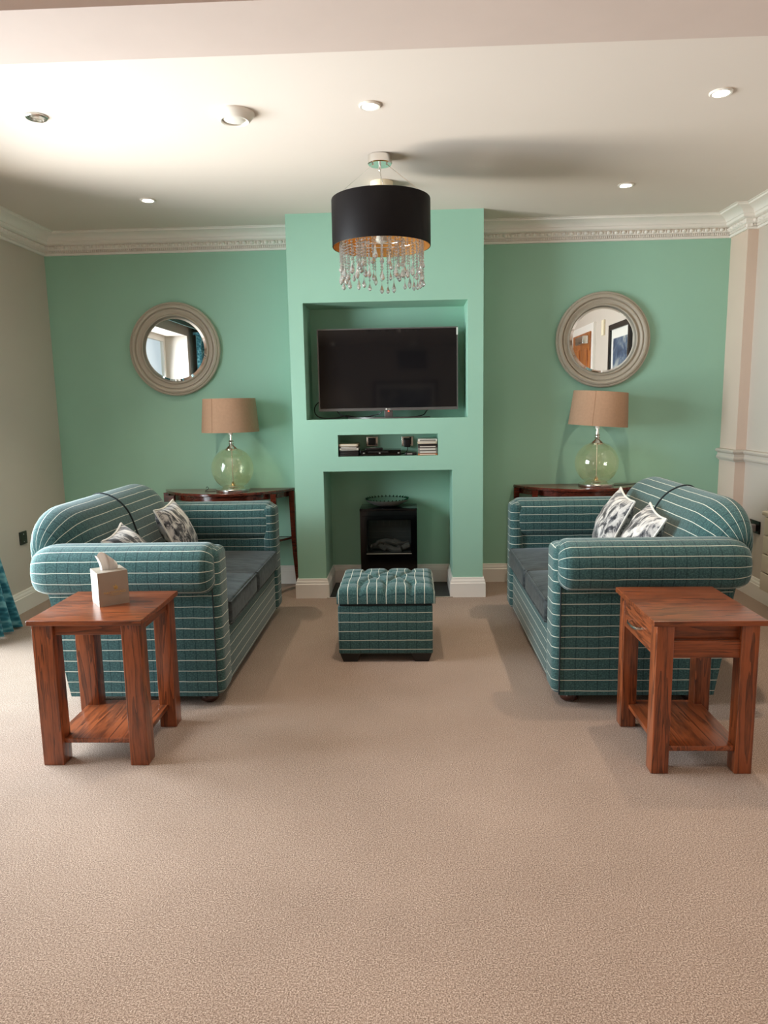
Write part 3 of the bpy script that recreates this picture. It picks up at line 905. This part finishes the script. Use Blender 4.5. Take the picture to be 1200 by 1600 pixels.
def table_lamp(cx, cy, z0, tilt, label):
    root = thing('table_lamp', label, 'lamp', (cx, cy, z0), 'glass globe table lamps')
    part('base', lathe([(0, 0), (.122, 0), (.124, .003), (.124, .019), (.119, .024), (.085, .027), (.072, .036), (.060, .042), (0, .042)], (cx, cy, z0), 40), SATIN, root)
    cz = z0 + .166; r = .152
    prof = [(r * math.sin(a), -r * math.cos(a)) for a in [PI * (.12 + .79 * k / 26) for k in range(27)]]
    part('glass_globe', lathe(prof, (cx, cy, cz), 40), AMBER, root, 'pale amber glass globe')
    part('stem', lathe([(.004, .03), (.004, .30)], (cx, cy, z0), 8), SATIN, root)
    part('finial', lathe([(.040, .040), (.026, .044), (.012, .046), (.016, .056), (.010, .064), (.005, .07)], (cx, cy, z0), 16), BRASS, root)
    part('neck', lathe([(.046, .300), (.046, .308), (.034, .320), (.020, .330), (.015, .338), (.022, .346), (.014, .352), (.014, .356), (.021, .362), (.011, .370), (.011, .43), (0, .43)], (cx, cy, z0), 20), CHROME, root)
    zb = .43
    m = Matrix.Translation((cx, cy, z0 + zb)) @ Matrix.Rotation(tilt, 4, 'Y')
    g = lathe([(.205, 0), (.186, .238), (.184, .238), (.203, 0), (.205, 0)], (0, 0, 0), 48).xf(m)
    s = part('shade', g, SHADE, root)
    g = tube([(.1875 * math.cos(-2.0), .1875 * math.sin(-2.0), .236), (.206 * math.cos(-2.0), .206 * math.sin(-2.0), .002)], .0012, 5).xf(m)
    obj('shade_seam', g, SHADE, s)
    g = tube([(-.185, 0, .21), (0, 0, .205), (.185, 0, .21)], .002, 6); tube([(0, -.185, .21), (0, .185, .21)], .002, 6, g)
    part('shade_ring', g.xf(m), SATIN, root)
    part('bulb_holder', lathe([(.016, .41), (.016, .46), (.028, .50), (.028, .53), (.014, .56), (0, .565)], (cx, cy, z0), 14), WHITEPL, root)
    return root


l1 = table_lamp(-1.292, 5.085, .745, 0, 'glass globe lamp with brown shade on the left console table')
l2 = table_lamp(1.330, 5.09, .745, math.radians(4), 'glass globe lamp with crooked brown shade on the right console table')
part('flex', tube(catmull([(-1.42, 5.07, .748), (-1.47, 5.05, .748), (-1.50, 5.08, .748), (-1.49, 5.13, .76), (-1.505, 5.15, .772), (-1.515, 5.16, .760)], 4, False), .0022, 6), BLACKPL, l1)
part('flex', tube(catmull([(1.45, 5.10, .748), (1.52, 5.11, .748), (1.58, 5.14, .748), (1.66, 5.20, .748)], 4, False), .0022, 6), BLACKPL, l2)


# ------------------------------------------------------------------ round mirrors
def round_mirror(cx, cz, label):
    y = D2
    root = thing('round_mirror', label, 'mirror', (cx, y, cz), 'round wall mirrors')
    pf = [(.300, .002), (.334, .004), (.338, .020), (.334, .032), (.326, .036), (.321, .033), (.317, .041), (.306, .046), (.296, .044), (.291, .036), (.290, .026), (.285, .026), (.283, .033), (.276, .033), (.262, .022), (.253, .020), (.250, .024), (.249, .031), (.243, .034), (.238, .030), (.237, .014)]
    part('frame', lathe(pf, (cx, y, cz), 72, axis='y'), TAUPE, root, sharp=28)
    part('bevelled_edge', lathe([(.240, .012), (.217, .0175)], (cx, y, cz), 72, axis='y'), MIRROR, root)
    g = G(); g.add([(cx + .217 * math.cos(2 * PI * k / 72), y - .0175, cz + .217 * math.sin(2 * PI * k / 72)) for k in range(72)], [tuple(range(72))])
    part('glass', g, MIRROR, root)
    return root


round_mirror(-1.719, 1.780, 'round taupe-framed mirror on the green wall left of the chimney breast')
round_mirror(1.395, 1.782, 'round taupe-framed mirror on the green wall above the crooked lampshade')

# ------------------------------------------------------------------ television
tv = thing('television', 'flat black television with grey rim in the upper chimney niche', 'television', (-.147, 5.03, 1.255))
x0, x1, z0, z1, yf = -.635, .338, 1.309, 1.872, 5.0
part('casing', rbox(x0, x1, yf + .004, yf + .05, z0, z1, .006), BLACKPL, tv)
g = G(); bw = .008
for q in ((x0, x1, z1 - bw, z1), (x0, x1, z0, z0 + .019), (x0, x0 + bw, z0 + .019, z1 - bw), (x1 - bw, x1, z0 + .019, z1 - bw)): box(q[0], q[1], yf - .003, yf + .008, q[2], q[3], g)
part('bezel', g, BEZEL, tv)
part('screen', box(x0 + bw, x1 - bw, yf, yf + .003, z0 + .019, z1 - bw), SCREEN, tv)
part('stand_neck', rbox(-.177, -.117, yf + .01, yf + .04, 1.262, z0 + .01, .004), BEZEL, tv)
g = G(); arc_ = [(-.147 + .30 * math.sin(t), 5.12 - .20 * math.cos(t)) for t in [(-1.35 + 2.7 * k / 24) for k in range(25)]]
inn = [(-.147 + .27 * math.sin(t), 5.12 - .165 * math.cos(t)) for t in [(-1.35 + 2.7 * k / 24) for k in range(25)]]
loft([[(*p, 1.2552) for p in arc_], [(*p, 1.264) for p in arc_], [(*p, 1.264) for p in inn], [(*p, 1.2552) for p in inn], [(*p, 1.2552) for p in arc_]], False, False, g)
part('stand_foot', g, BEZEL, tv, 'curved silver stand foot')
part('stand_plate', box(-.20, -.094, 4.93, 5.04, 1.2552, 1.263), BEZEL, tv)
lm = Matrix.Translation((-.143, yf - .0036, z0 + .0095)) @ Matrix.Rotation(PI / 2, 4, 'X')
text_mesh('maker_letters', 'LG', .014, PAPER, tv, lm, 'small pale maker letters on the lower rim')
o = part('maker_badge', lathe([(0, .0005), (.0065, .0005), (.0065, 0)], (-.162, yf - .003, z0 + .0095), 16, axis='y'), PAPER, tv, 'small round badge on the lower rim')
part('standby_light', rbox(-.152, -.142, yf - .004, yf + .002, z0 - .008, z0 - .001, .002), LED, tv, 'tiny red standby light')
part('sticker', box(x1 - .010, x1 + .0005, yf - .0045, yf - .003, z1 - .055, z1 - .006), PAPER, tv, 'small white sticker at the corner')
part('cable', tube(catmull([(-.60, 5.06, 1.40), (-.66, 5.06, 1.36), (-.672, 5.03, 1.31), (-.63, 5.0, 1.268), (-.52, 5.03, 1.262), (-.45, 5.08, 1.275), (-.35, 5.1, 1.262), (-.22, 5.08, 1.285), (-.19, 5.06, 1.33)], 5, False), .004, 6), BLACKPL, tv)
part('cable', tube(catmull([(-.53, 5.1, 1.33), (-.50, 5.09, 1.29), (-.42, 5.08, 1.262), (-.30, 5.11, 1.262), (.05, 5.12, 1.262), (.12, 5.1, 1.30), (.13, 5.06, 1.34)], 5, False), .004, 6), BLACKPL, tv)

# ------------------------------------------------------------------ slot shelf: cases, player, sockets
yb = D1 + .012
CASECOL = {k: simple('case_' + k, c, .3) for k, c in (('black', srgb(30, 28, 28)), ('white', srgb(214, 206, 194)), ('cream', srgb(206, 186, 158)), ('grey', srgb(126, 120, 112)), ('brown', srgb(62, 46, 40)), ('orange', srgb(196, 120, 70)))}


def stack(items, x0, x1, grp):
    z = 1.001
    for h, c, dx, lab in items:
        root = thing('disc_case', lab, 'case', ((x0 + x1) / 2, yb + .09, z), grp)
        part('sleeve', rbox(x0 + dx, x1 + dx, yb, yb + .185, z, z + h - .0008, .0015, 1), CASECOL[c], root)
        part('spine_label', box(x0 + dx + .012, x1 + dx - .012, yb - .0004, yb + .001, z + h * .25, z + h * .7), CASECOL['white' if c != 'white' else 'grey'], root, 'printed strip on the spine') if c != 'black' else None
        z += h


stack([(.014, 'black', .0, 'black disc case at the bottom of the left stack'), (.014, 'black', .002, 'black disc case second from bottom of the left stack'), (.014, 'black', -.001, 'black disc case third from bottom of the left stack'), (.015, 'white', .001, 'white disc case in the middle of the left stack'), (.012, 'brown', .0, 'dark brown disc case near the top of the left stack'), (.016, 'cream', -.003, 'cream disc case on top of the left stack')], -.488, -.357, 'disc cases at the left of the slot shelf')
stack([(.012, 'orange', .0, 'orange disc case at the bottom of the right stack'), (.020, 'grey', .002, 'grey case second from bottom of the right stack'), (.020, 'grey', .0, 'grey case third from bottom of the right stack'), (.014, 'brown', .001, 'dark brown case fourth from bottom of the right stack'), (.012, 'black', .0, 'black case under the pale ones of the right stack'), (.014, 'cream', -.002, 'cream case second from top of the right stack'), (.020, 'white', .001, 'white case on top of the right stack')], .055, .187, 'disc cases at the right of the slot shelf')
dv = thing('disc_player', 'slim black disc player in the middle of the slot shelf', 'player', (-.20, 4.97, 1.001))
part('casing', rbox(-.345, -.065, D1 + .02, D1 + .20, 1.003, 1.040, .003), BLACKGL, dv)
part('disc_tray', box(-.29, -.15, D1 + .0185, D1 + .021, 1.022, 1.034), BLACKPL, dv)
for x in (-.325, -.215, -.085): part('control_button', rbox(x, x + .012, D1 + .017, D1 + .021, 1.016, 1.024, .001, 1), PEWTER, dv)
rc = thing('remote_control', 'thin black remote control lying on the disc player', 'remote control', (-.25, 4.9, 1.041))
part('body', rbox(-.31, -.19, D1 + .03, D1 + .07, 1.0405, 1.055, .004).xf(Matrix.Translation((-.25, 4.91, 0)) @ Matrix.Rotation(.08, 4, 'Z') @ Matrix.Translation((.25, -4.91, 0))), BLACKPL, rc)
part('keypad', box(-.275, -.235, D1 + .036, D1 + .064, 1.0545, 1.0565), PEWTER, rc)
rc2 = thing('remote_control', 'small black remote control beside the right stack of cases', 'remote control', (.01, 4.9, 1.001))
part('body', rbox(-.035, .045, D1 + .02, D1 + .055, 1.001, 1.022, .006), BLACKPL, rc2)
part('keypad', box(-.02, .015, D1 + .0185, D1 + .022, 1.008, 1.016), PEWTER, rc2)


def socket_plate(name, label, cx, cz, y, adaptor):
    root = thing(name, label, 'socket', (cx, y, cz))
    part('plate', rbox(cx - .042, cx + .042, y - .008, y - .0005, cz - .036, cz + .036, .003), SATIN, root)
    part('insert', rbox(cx - .028, cx + .028, y - .0095, y - .006, cz - .024, cz + .024, .002), BLACKPL, root)
    if adaptor:
        part('plug', rbox(cx - .024, cx + .022, y - .046, y - .009, cz - .040, cz + .018, .006), BLACKPL, root)
        part('switch', rbox(cx + .014, cx + .028, y - .014, y - .006, cz + .004, cz + .03, .002), BLACKPL, root)
        part('plug_cord', tube(catmull([(cx, y - .03, cz - .038), (cx - .005, y - .06, cz - .07), (cx - .04, y - .08, cz - .085), (cx - .09, y - .06, cz - .086)], 4, False), .003, 6), BLACKPL, root)
    else:
        part('plug', rbox(cx - .026, cx + .026, y - .032, y - .009, cz - .024, cz + .024, .005), BLACKPL, root)
    return root


socket_plate('wall_socket', 'square steel socket with a flat black plug at the left of the slot', -.272, 1.090, 5.1, False)
socket_plate('wall_socket', 'square steel socket with a hanging black plug at the right of the slot', -.018, 1.088, 5.1, True)

# ------------------------------------------------------------------ electric stove, bowl
st = thing('electric_stove', 'black box-shaped electric stove in the fireplace niche', 'stove', (-.16, 5.13, .006))
x0, x1, y0, y1, zb, zt = -.368, .045, 5.0, 5.25, .006, .613
wx0, wx1, wz0, wz1 = -.318, -.002, .292, .53
part('top_plate', rbox(x0, x1, y0, y1, zt - .018, zt, .004), BLACKGL, st)
g = pane_with_holes([x0 + .002, x1 - .002], [zb, zt - .018], [(wx0, wx1, wz0, wz1)], lambda u, v: (u, y0 + .004, v))
g.add([(x0 + .002, y0 + .004, zb), (x0 + .002, y1, zb), (x0 + .002, y1, zt - .018), (x0 + .002, y0 + .004, zt - .018)], [(0, 1, 2, 3)])
g.add([(x1 - .002, y0 + .004, zb), (x1 - .002, y1, zb), (x1 - .002, y1, zt - .018), (x1 - .002, y0 + .004, zt - .018)], [(0, 1, 2, 3)])
g.add([(x0 + .002, y1, zb), (x1 - .002, y1, zb), (x1 - .002, y1, zt - .018), (x0 + .002, y1, zt - .018)], [(0, 1, 2, 3)])
part('cabinet', g, BLACKGL, st, recalc=False)
g = G(); yk = y0 + .15
for q in (((wx0, y0 + .004, wz0), (wx0, yk, wz0), (wx0, yk, wz1), (wx0, y0 + .004, wz1)), ((wx1, y0 + .004, wz0), (wx1, yk, wz0), (wx1, yk, wz1), (wx1, y0 + .004, wz1)), ((wx0, yk, wz0), (wx1, yk, wz0), (wx1, yk, wz1), (wx0, yk, wz1)), ((wx0, y0 + .004, wz0), (wx1, y0 + .004, wz0), (wx1, yk, wz0), (wx0, yk, wz0)), ((wx0, y0 + .004, wz1), (wx1, y0 + .004, wz1), (wx1, yk, wz1), (wx0, yk, wz1))): g.add(q, [(0, 1, 2, 3)])
part('fire_chamber', g, SLATE, st, recalc=False)
g = G()
for q in ((wx0 - .045, wx1 + .042, wz1, wz1 + .03), (wx0 - .045, wx1 + .042, wz0 - .012, wz0), (wx0 - .045, wx0, wz0, wz1), (wx1, wx1 + .042, wz0, wz1)): box(q[0] + .012, q[1] - .012, y0 - .004, y0 + .004, q[2], q[3], g)
part('door_frame', g, BLACKGL, st)
part('door_glass', box(wx0, wx1, y0, y0 + .002, wz0, wz1), PANE, st)
part('trim_bar', rbox(wx0 - .005, wx1 + .005, y0 - .008, y0 - .003, wz0 - .010, wz0 - .004, .001, 1), PEWTER, st, 'thin silver bar under the window')
for k, (x, dx, yy, z, r) in enumerate(((-.30, .12, .05, .318, .020), (-.20, .13, .045, .316, .022), (-.10, .09, .06, .322, .021), (-.25, .15, .09, .350, .019), (-.13, .11, .09, .352, .018), (-.29, .06, .04, .348, .014))):
    pts = [(x + dx * t, y0 + yy + .02 * math.sin(3 * t + k), z + .016 * math.sin(4 * t + 2 * k)) for t in (0, .25, .5, .75, 1)]
    part('log', tube(pts, r, 8), LOG, st)

bw = thing('leaf_bowl', 'shallow dark green bowl with spiky scales on top of the stove', 'bowl', (-.172, 5.12, .613))
bc = (-.172, 5.12, .613)
seg = 64
rings = []
for r, h in ((.020, .007), (.06, .011), (.10, .024), (.135, .040), (.160, .056)): rings.append([(bc[0] + r * math.cos(2 * PI * k / seg), bc[1] + r * math.sin(2 * PI * k / seg), bc[2] + h) for k in range(seg)])
g = loft(rings, True, True)
for ri, (r, h, cnt, L) in enumerate(((.160, .056, 34, .010), (.140, .044, 30, .014), (.118, .033, 26, .015), (.094, .023, 20, .015), (.066, .014, 14, .014))):
    for k in range(cnt):
        a = 2 * PI * (k + .5 * (ri % 2)) / cnt; da = PI / cnt * .9
        P3 = lambda rr, aa, hh: (bc[0] + rr * math.cos(aa), bc[1] + rr * math.sin(aa), bc[2] + hh)
        g.add([P3(r - .012, a - da, h - .006), P3(r - .012, a + da, h - .006), P3(r + .002, a, h + L), P3(r - .016, a, h + .003)], [(0, 2, 3), (3, 2, 1), (0, 3, 1), (0, 1, 2)])
part('scaled_dish', g, DGREEN, bw, recalc=False, sharp=20)
g = lathe([(.028, 0), (.050, .003), (.10, .017), (.14, .036), (.163, .056), (.158, .056), (.135, .038), (.10, .021), (.05, .007), (.028, .005)], bc, 48)
part('underside', g, PEWTER, bw, 'silvery textured underside')

# ------------------------------------------------------------------ pendant light
px, py = -.135, 3.85
pn = thing('pendant_light', 'black drum pendant with crystal drops hanging before the chimney breast', 'lamp', (px, py, 2.16))
part('canopy', lathe([(0, -.043), (.058, -.043), (.062, -.038), (.062, -.002), (.060, 0), (0, 0)], (px, 3.815, H - .0005), 40), CHROME, pn)
for dx, dy in ((-.035, -.02), (.035, -.02), (0, .035)): part('canopy_screw', lathe([(.004, 0), (.005, -.006), (0, -.008)], (px + dx, 3.815 + dy, H - .043), 8), CHROME, pn)
part('cord_grip', lathe([(.007, 0), (.007, -.028), (.004, -.034), (0, -.034)], (px, 3.805, H - .043), 10), CHROME, pn)
R_, zt_, zb_ = .255, 2.397, 2.163
g = lathe([(R_, zb_), (R_ + .001, zb_ + .004), (R_ + .001, zt_ - .004), (R_, zt_), (R_ - .003, zt_)], (px, py, 0), 72)
sh = part('drum_shade', g, BLACKSILK, pn)
g = lathe([(R_ - .0035, zt_ - .001), (R_ - .0035, zb_ + .0005)], (px, py, 0), 72)
obj('gold_lining', g, GOLD, sh)['label'] = 'gold foil lining'
for dx, dy in ((-.226, -.115), (.226, -.115), (0, .254)):
    part('wire', tube([(px + dx * .16, 3.815 + dy * .12, H - .046), (px + dx, py + dy, zt_ - .012)], .0012, 5), CHROME, pn)
part('wire', tube([(px + .11, py + .10, zt_ - .012), (px + .16, py + .12, zt_ + .05)], .0012, 5), CHROME, pn)
part('flex', tube(catmull([(px, 3.805, H - .075), (px + .004, 3.806, H - .10), (px + .014, 3.812, H - .14), (px + .018, 3.82, H - .18), (px + .010, 3.84, H - .24), (px, py, H - .30)], 4, False), .0025, 6), SATIN, pn)
part('lamp_holder', lathe([(.0, 2.31), (.018, 2.31), (.02, 2.25), (.02, 2.23), (.03, 2.21), (.03, 2.19), (.0, 2.18)], (px, py, 0), 14), WHITEPL, pn)
g = tube([(px + .215 * math.cos(2 * PI * k / 40), py + .215 * math.sin(2 * PI * k / 40), 2.205) for k in range(40)], .003, 6, closed=True)
part('bead_ring', g, CHROME, pn)
g = tube([(px + .12 * math.cos(2 * PI * k / 30), py + .12 * math.sin(2 * PI * k / 30), 2.205) for k in range(30)], .003, 6, closed=True)
part('bead_ring', g, CHROME, pn)
for k in range(3):
    a = PI / 6 + k * PI * 2 / 3
    part('spoke', tube([(px + .0 * math.cos(a), py, 2.205), (px + .252 * math.cos(a), py + .252 * math.sin(a), 2.205)], .002, 5), CHROME, pn)


def strand(x, y, zt, zb, drop):
    pr = [(.0015, zt)]; z = zt - .004
    while z > zb + drop + .012:
        pr += [(.0012, z), (.0080, z - .0065), (.0012, z - .013)]; z -= .0145
    pr.append((.001, z))
    g = lathe(pr, (x, y, 0), 6)
    s = obj('bead_strand', g, CRYSTAL, pn, recalc=True, sharp=5)
    w = .0105 + .003 * random.random()
    g = lathe([(.0008, z + .001), (.003, z - drop * .30), (w, z - drop * .72), (w * .75, z - drop * .88), (.0006, z - drop)], (x, y, 0), 8)
    obj('crystal_drop', g, CRYSTAL, s, recalc=True, sharp=5)


for k in range(40):
    a = 2 * PI * (k + .3) / 40
    strand(px + .215 * math.cos(a), py + .215 * math.sin(a), 2.202, 1.955 + (.10 * random.random() if k % 2 else .02 * random.random()), .050 + .014 * (k % 3))
for k in range(16):
    a = 2 * PI * (k + .1) / 16
    strand(px + .12 * math.cos(a), py + .12 * math.sin(a), 2.202, 1.99 + .08 * random.random(), .055)


# ------------------------------------------------------------------ ceiling fittings
def downlight(x, y, lit, label, power=80):
    root = thing('downlight', label, 'light', (x, y, H), 'recessed downlights')
    part('rim', lathe([(.046, -.001), (.046, -.005), (.042, -.009), (.034, -.008), (.031, -.002), (.031, -.0005)], (x, y, H), 32), WHITEPL if lit else SATIN, root)
    part('lamp_face', lathe([(0, -.0065 if lit else -.0025), (.018, -.006 if lit else -.0025), (.031, -.002)], (x, y, H), 24), BULB if lit else DEADBULB, root)
    if not lit: part('tilting_ring', lathe([(.030, -.002), (.030, -.013), (.024, -.013), (.024, -.003)], (x, y, H), 24).xf(Matrix.Translation((x, y, H - .005)) @ Matrix.Rotation(.25, 4, 'Y') @ Matrix.Translation((-x, -y, -H + .005))), SATIN, root)
    if lit:
        d = bpy.data.lights.new('downlight_beam', 'SPOT'); d.energy = power; d.color = (1, .84, .66); d.spot_size = math.radians(82); d.spot_blend = 1; d.shadow_soft_size = .03
        l = bpy.data.objects.new('downlight_beam', d); COL.objects.link(l); l.parent = root; l.location = (0, 0, -.02)


downlight(-.151, 3.195, True, 'lit downlight in front of the pendant light')
downlight(1.298, 3.185, True, 'lit downlight at the right side of the ceiling near the beam')
downlight(-1.564, 4.45, True, 'lit downlight above the left sofa near the green wall')
downlight(1.282, 4.43, True, 'lit downlight above the right sofa near the green wall')
downlight(-1.583, 3.196, False, 'unlit downlight at the left of the ceiling near the beam')
for x, w in ((-1.57, 'left'), (-.151, 'middle'), (1.29, 'right')):
    for y, v in ((1.2, 'first'), (-.2, 'second'), (-2.2, 'third')): downlight(x, y, True, 'lit downlight at the %s of the %s row behind the beam' % (w, v))
downlight(-1.57, -4.9, True, 'lit downlight at the far left end of the room behind')
downlight(.09, -4.9, True, 'lit downlight at the far right end of the room behind')
av = thing('ceiling_vent', 'large round white air valve on the ceiling left of the downlights', 'vent', (-.736, 3.233, H))
part('flange', lathe([(.086, 0), (.086, -.004), (.080, -.012), (.066, -.030), (.060, -.034), (.054, -.032), (.056, -.012), (.052, -.001)], (-.736, 3.233, H), 48), WHITEPL, av)
part('centre_disc', lathe([(.030, -.004), (.046, -.018), (.048, -.024), (.044, -.028), (.020, -.032), (0, -.033)], (-.736, 3.233, H), 40), WHITEPL, av)
sd = thing('smoke_detector', 'cream round smoke detector on the ceiling behind the pendant', 'detector', (-.143, 4.25, H))
part('mounting_base', lathe([(.066, -.0005), (.066, -.012), (.060, -.026), (.050, -.028), (0, -.028)], (-.143, 4.25, H), 40), CREAMPL, sd)
part('sensor_head', lathe([(.046, -.026), (.050, -.032), (.050, -.066), (.042, -.076), (.02, -.08), (0, -.08)], (-.143, 4.25, H), 36), CREAMPL, sd)

# ------------------------------------------------------------------ side wall fittings
bp = thing('blank_wall_plate', 'dark metal blank plate low on the left wall', 'plate', (XL, 4.648, .495))
part('plate', rbox(XL + .0005, XL + .010, 4.604, 4.690, .452, .540, .003), simple('dark_bronze', srgb(62, 64, 58), .35, .5), bp)
for z in (.47, .522): part('screw', lathe([(.004, .0095), (.0035, .0115), (0, .012)], (0, 0, 0), 8).xf(Matrix.Translation((XL, 4.647, z)) @ Matrix.Rotation(PI / 2, 4, 'Y')), PEWTER, bp)
so = thing('double_socket', 'dark double socket with a plug low on the right wall beside the sofa', 'socket', (XR, 4.825, .485))
part('plate', rbox(XR - .010, XR - .0005, 4.752, 4.898, .442, .528, .003), BLACKGL, so)
part('plug', rbox(XR - .048, XR - .009, 4.79, 4.842, .452, .505, .008), simple('clear_grey_plastic', srgb(140, 132, 130), .2), so, 'greyish plug')
part('switch', rbox(XR - .016, XR - .009, 4.858, 4.880, .462, .482, .002), WHITEPL, so)
part('plug_cord', tube(catmull([(XR - .04, 4.81, .455), (XR - .045, 4.80, .40), (XR - .035, 4.815, .28), (XR - .04, 4.83, .17), (XR - .03, 4.86, .10)], 5, False), .003, 6), RADI, so)
rd = thing('storage_heater', 'cream slatted heater on the right wall at the picture edge', 'heater', (2.28, 4.0, .12))
part('casing', rbox(XR - .085, XR - .004, 3.30, 4.515, .125, .615, .008), RADI, rd)
for k in range(4): part('front_panel', rbox(XR - .100, XR - .084, 3.30, 4.52 - .004 * k, .13 + .12 * k, .243 + .12 * k, .005), RADI, rd)
part('top_cap', rbox(XR - .108, XR - .004, 3.29, 4.535, .612, .640, .009, 3), RADI, rd)


# ------------------------------------------------------------------ curtains, pelmet
def curtain(name, label, y0, y1, flare, xc=-2.54, zb=.012, zt=2.24):
    root = thing(name, label, 'curtain', (xc, (y0 + y1) / 2, 0))
    nz, ny_ = 14, 60; g = G(); vs = []; uv = []
    for j in range(nz + 1):
        z = zb + (zt - zb) * j / nz; k = max(0, 1 - z / .9) ** 1.3
        for i in range(ny_ + 1):
            u = i / ny_
            y = y0 + (y1 - y0) * u + flare * k * u
            x = xc + .045 * math.sin(u * 2 * PI * 4.5 + .6) * (.75 + .4 * k) + .012 * math.sin(u * 31) + .05 * k * u
            vs.append((x, y, z)); uv.append((u * (y1 - y0) * 2, z))
    fs = [(j * (ny_ + 1) + i, j * (ny_ + 1) + i + 1, (j + 1) * (ny_ + 1) + i + 1, (j + 1) * (ny_ + 1) + i) for j in range(nz) for i in range(ny_)]
    g.add(vs, fs, [[uv[k] for k in f] for f in fs])
    part('drape', g, CURTAIN, root, recalc=False, sharp=80)
    part('header_tape', rbox(xc - .06, xc + .05, y0, y1, zt - .02, zt + .01, .004), CURTAIN, root)


curtain('curtain', 'teal patterned curtain at the left edge of the room beside the sofa', 3.80, 4.05, .19)
curtain('curtain', 'teal patterned curtain seen in the left mirror at the near side of the window', 1.42, 1.88, -.0)
pl = thing('pelmet', 'dark green pelmet over the window curtains', 'pelmet', (-2.55, 2.8, 2.25))
part('fascia', rbox(-2.45, -2.43, 1.35, 4.14, 2.24, 2.46, .004), PELMET, pl)
for y in (1.35, 4.12): part('return', rbox(-2.649, -2.45, y, y + .02, 2.24, 2.46, .004), PELMET, pl)
part('lid', rbox(-2.649, -2.45, 1.37, 4.12, 2.44, 2.46, .004), PELMET, pl)

# ------------------------------------------------------------------ what the mirrors and the screen reflect
XA = .24
g = rbox(XR - .05, XR - .001, XA + .10, XA + 1.02, 0.002, 2.22, .004)
dd = struct('door_1', g, DOORWOOD)
for (y0, y1, z0, z1) in ((XA + .19, XA + .51, 1.35, 2.02), (XA + .61, XA + .93, 1.35, 2.02), (XA + .19, XA + .51, .2, 1.15), (XA + .61, XA + .93, .2, 1.15)): obj('door_panel', rbox(XR - .06, XR - .048, y0, y1, z0, z1, .006), DOORWOOD, dd)
obj('door_closer', rbox(XR - .13, XR - .051, XA + .58, XA + .98, 2.07, 2.17, .006), SATIN, dd)
obj('door_handle', tube([(XR - .05, XA + .18, 1.02), (XR - .1, XA + .18, 1.02), (XR - .1, XA + .29, 1.02)], .01, 8), SATIN, dd)
g = G()
for q in ((XA, XA + .10, 0, 2.32), (XA + 1.02, XA + 1.12, 0, 2.32), (XA + .10, XA + 1.02, 2.22, 2.32)): box(XR - .03, XR - .0005, q[0], q[1], q[2], q[3], g)
struct('trim_4', g, WHITE)


def picture(name, label, ax, c0, c1, z0, z1, wall, s):
    root = thing(name, label, 'picture', (wall, (c0 + c1) / 2, z0) if ax == 'x' else ((c0 + c1) / 2, wall, z0))

    def bx(u0, u1, w0, w1, d0, d1):
        a, b = sorted((wall + s * d0, wall + s * d1))
        return (a, b, u0, u1, w0, w1) if ax == 'x' else (u0, u1, a, b, w0, w1)
    g = G()
    for q in ((c0, c1, z0, z0 + .06), (c0, c1, z1 - .06, z1), (c0, c0 + .06, z0 + .06, z1 - .06), (c1 - .06, c1, z0 + .06, z1 - .06)): box(*bx(*q, .001, .035), g)
    part('frame', g, BLACKPL, root)
    part('mount', box(*bx(c0 + .06, c1 - .06, z0 + .06, z1 - .06, .004, .012)), PAPER, root)
    part('print', box(*bx(c0 + .14, c1 - .14, z0 + .16, z1 - .16, .012, .015)), PORTRAITBLUE, root)


picture('framed_picture', 'black framed picture with white mount seen in the right mirror', 'x', 2.06, 2.86, 1.10, 2.20, XR, -1)
picture('framed_picture', 'wide black framed picture on the far wall reflected in the television', 'y', -.78, .62, .95, 1.84, YB, 1)
bs = thing('wall_screen', 'small black screen high on the far wall reflected in the television', 'screen', (.07, YB, 2.1))
part('casing', rbox(-.25, .38, YB + .02, YB + .08, 2.08, 2.47, .01), BLACKPL, bs)
part('bracket', rbox(0, .13, YB + .001, YB + .021, 2.2, 2.35, .003), BLACKPL, bs)
sb = thing('wall_switch', 'small pale wall unit between door and picture seen in the mirror', 'switch', (XR, 1.745, 2.2))
part('plate', rbox(XR - .025, XR - .001, 1.70, 1.79, 2.12, 2.30, .004), CREAMPL, sb)
tag(obj('paving', box(-9, XL - REV - .02, -6, 8, -.12, -.06), simple('pale_paving', srgb(190, 180, 165), .8, var=.08, vscale=1.5), loc=(-6, 1, -.1)), kind='structure')
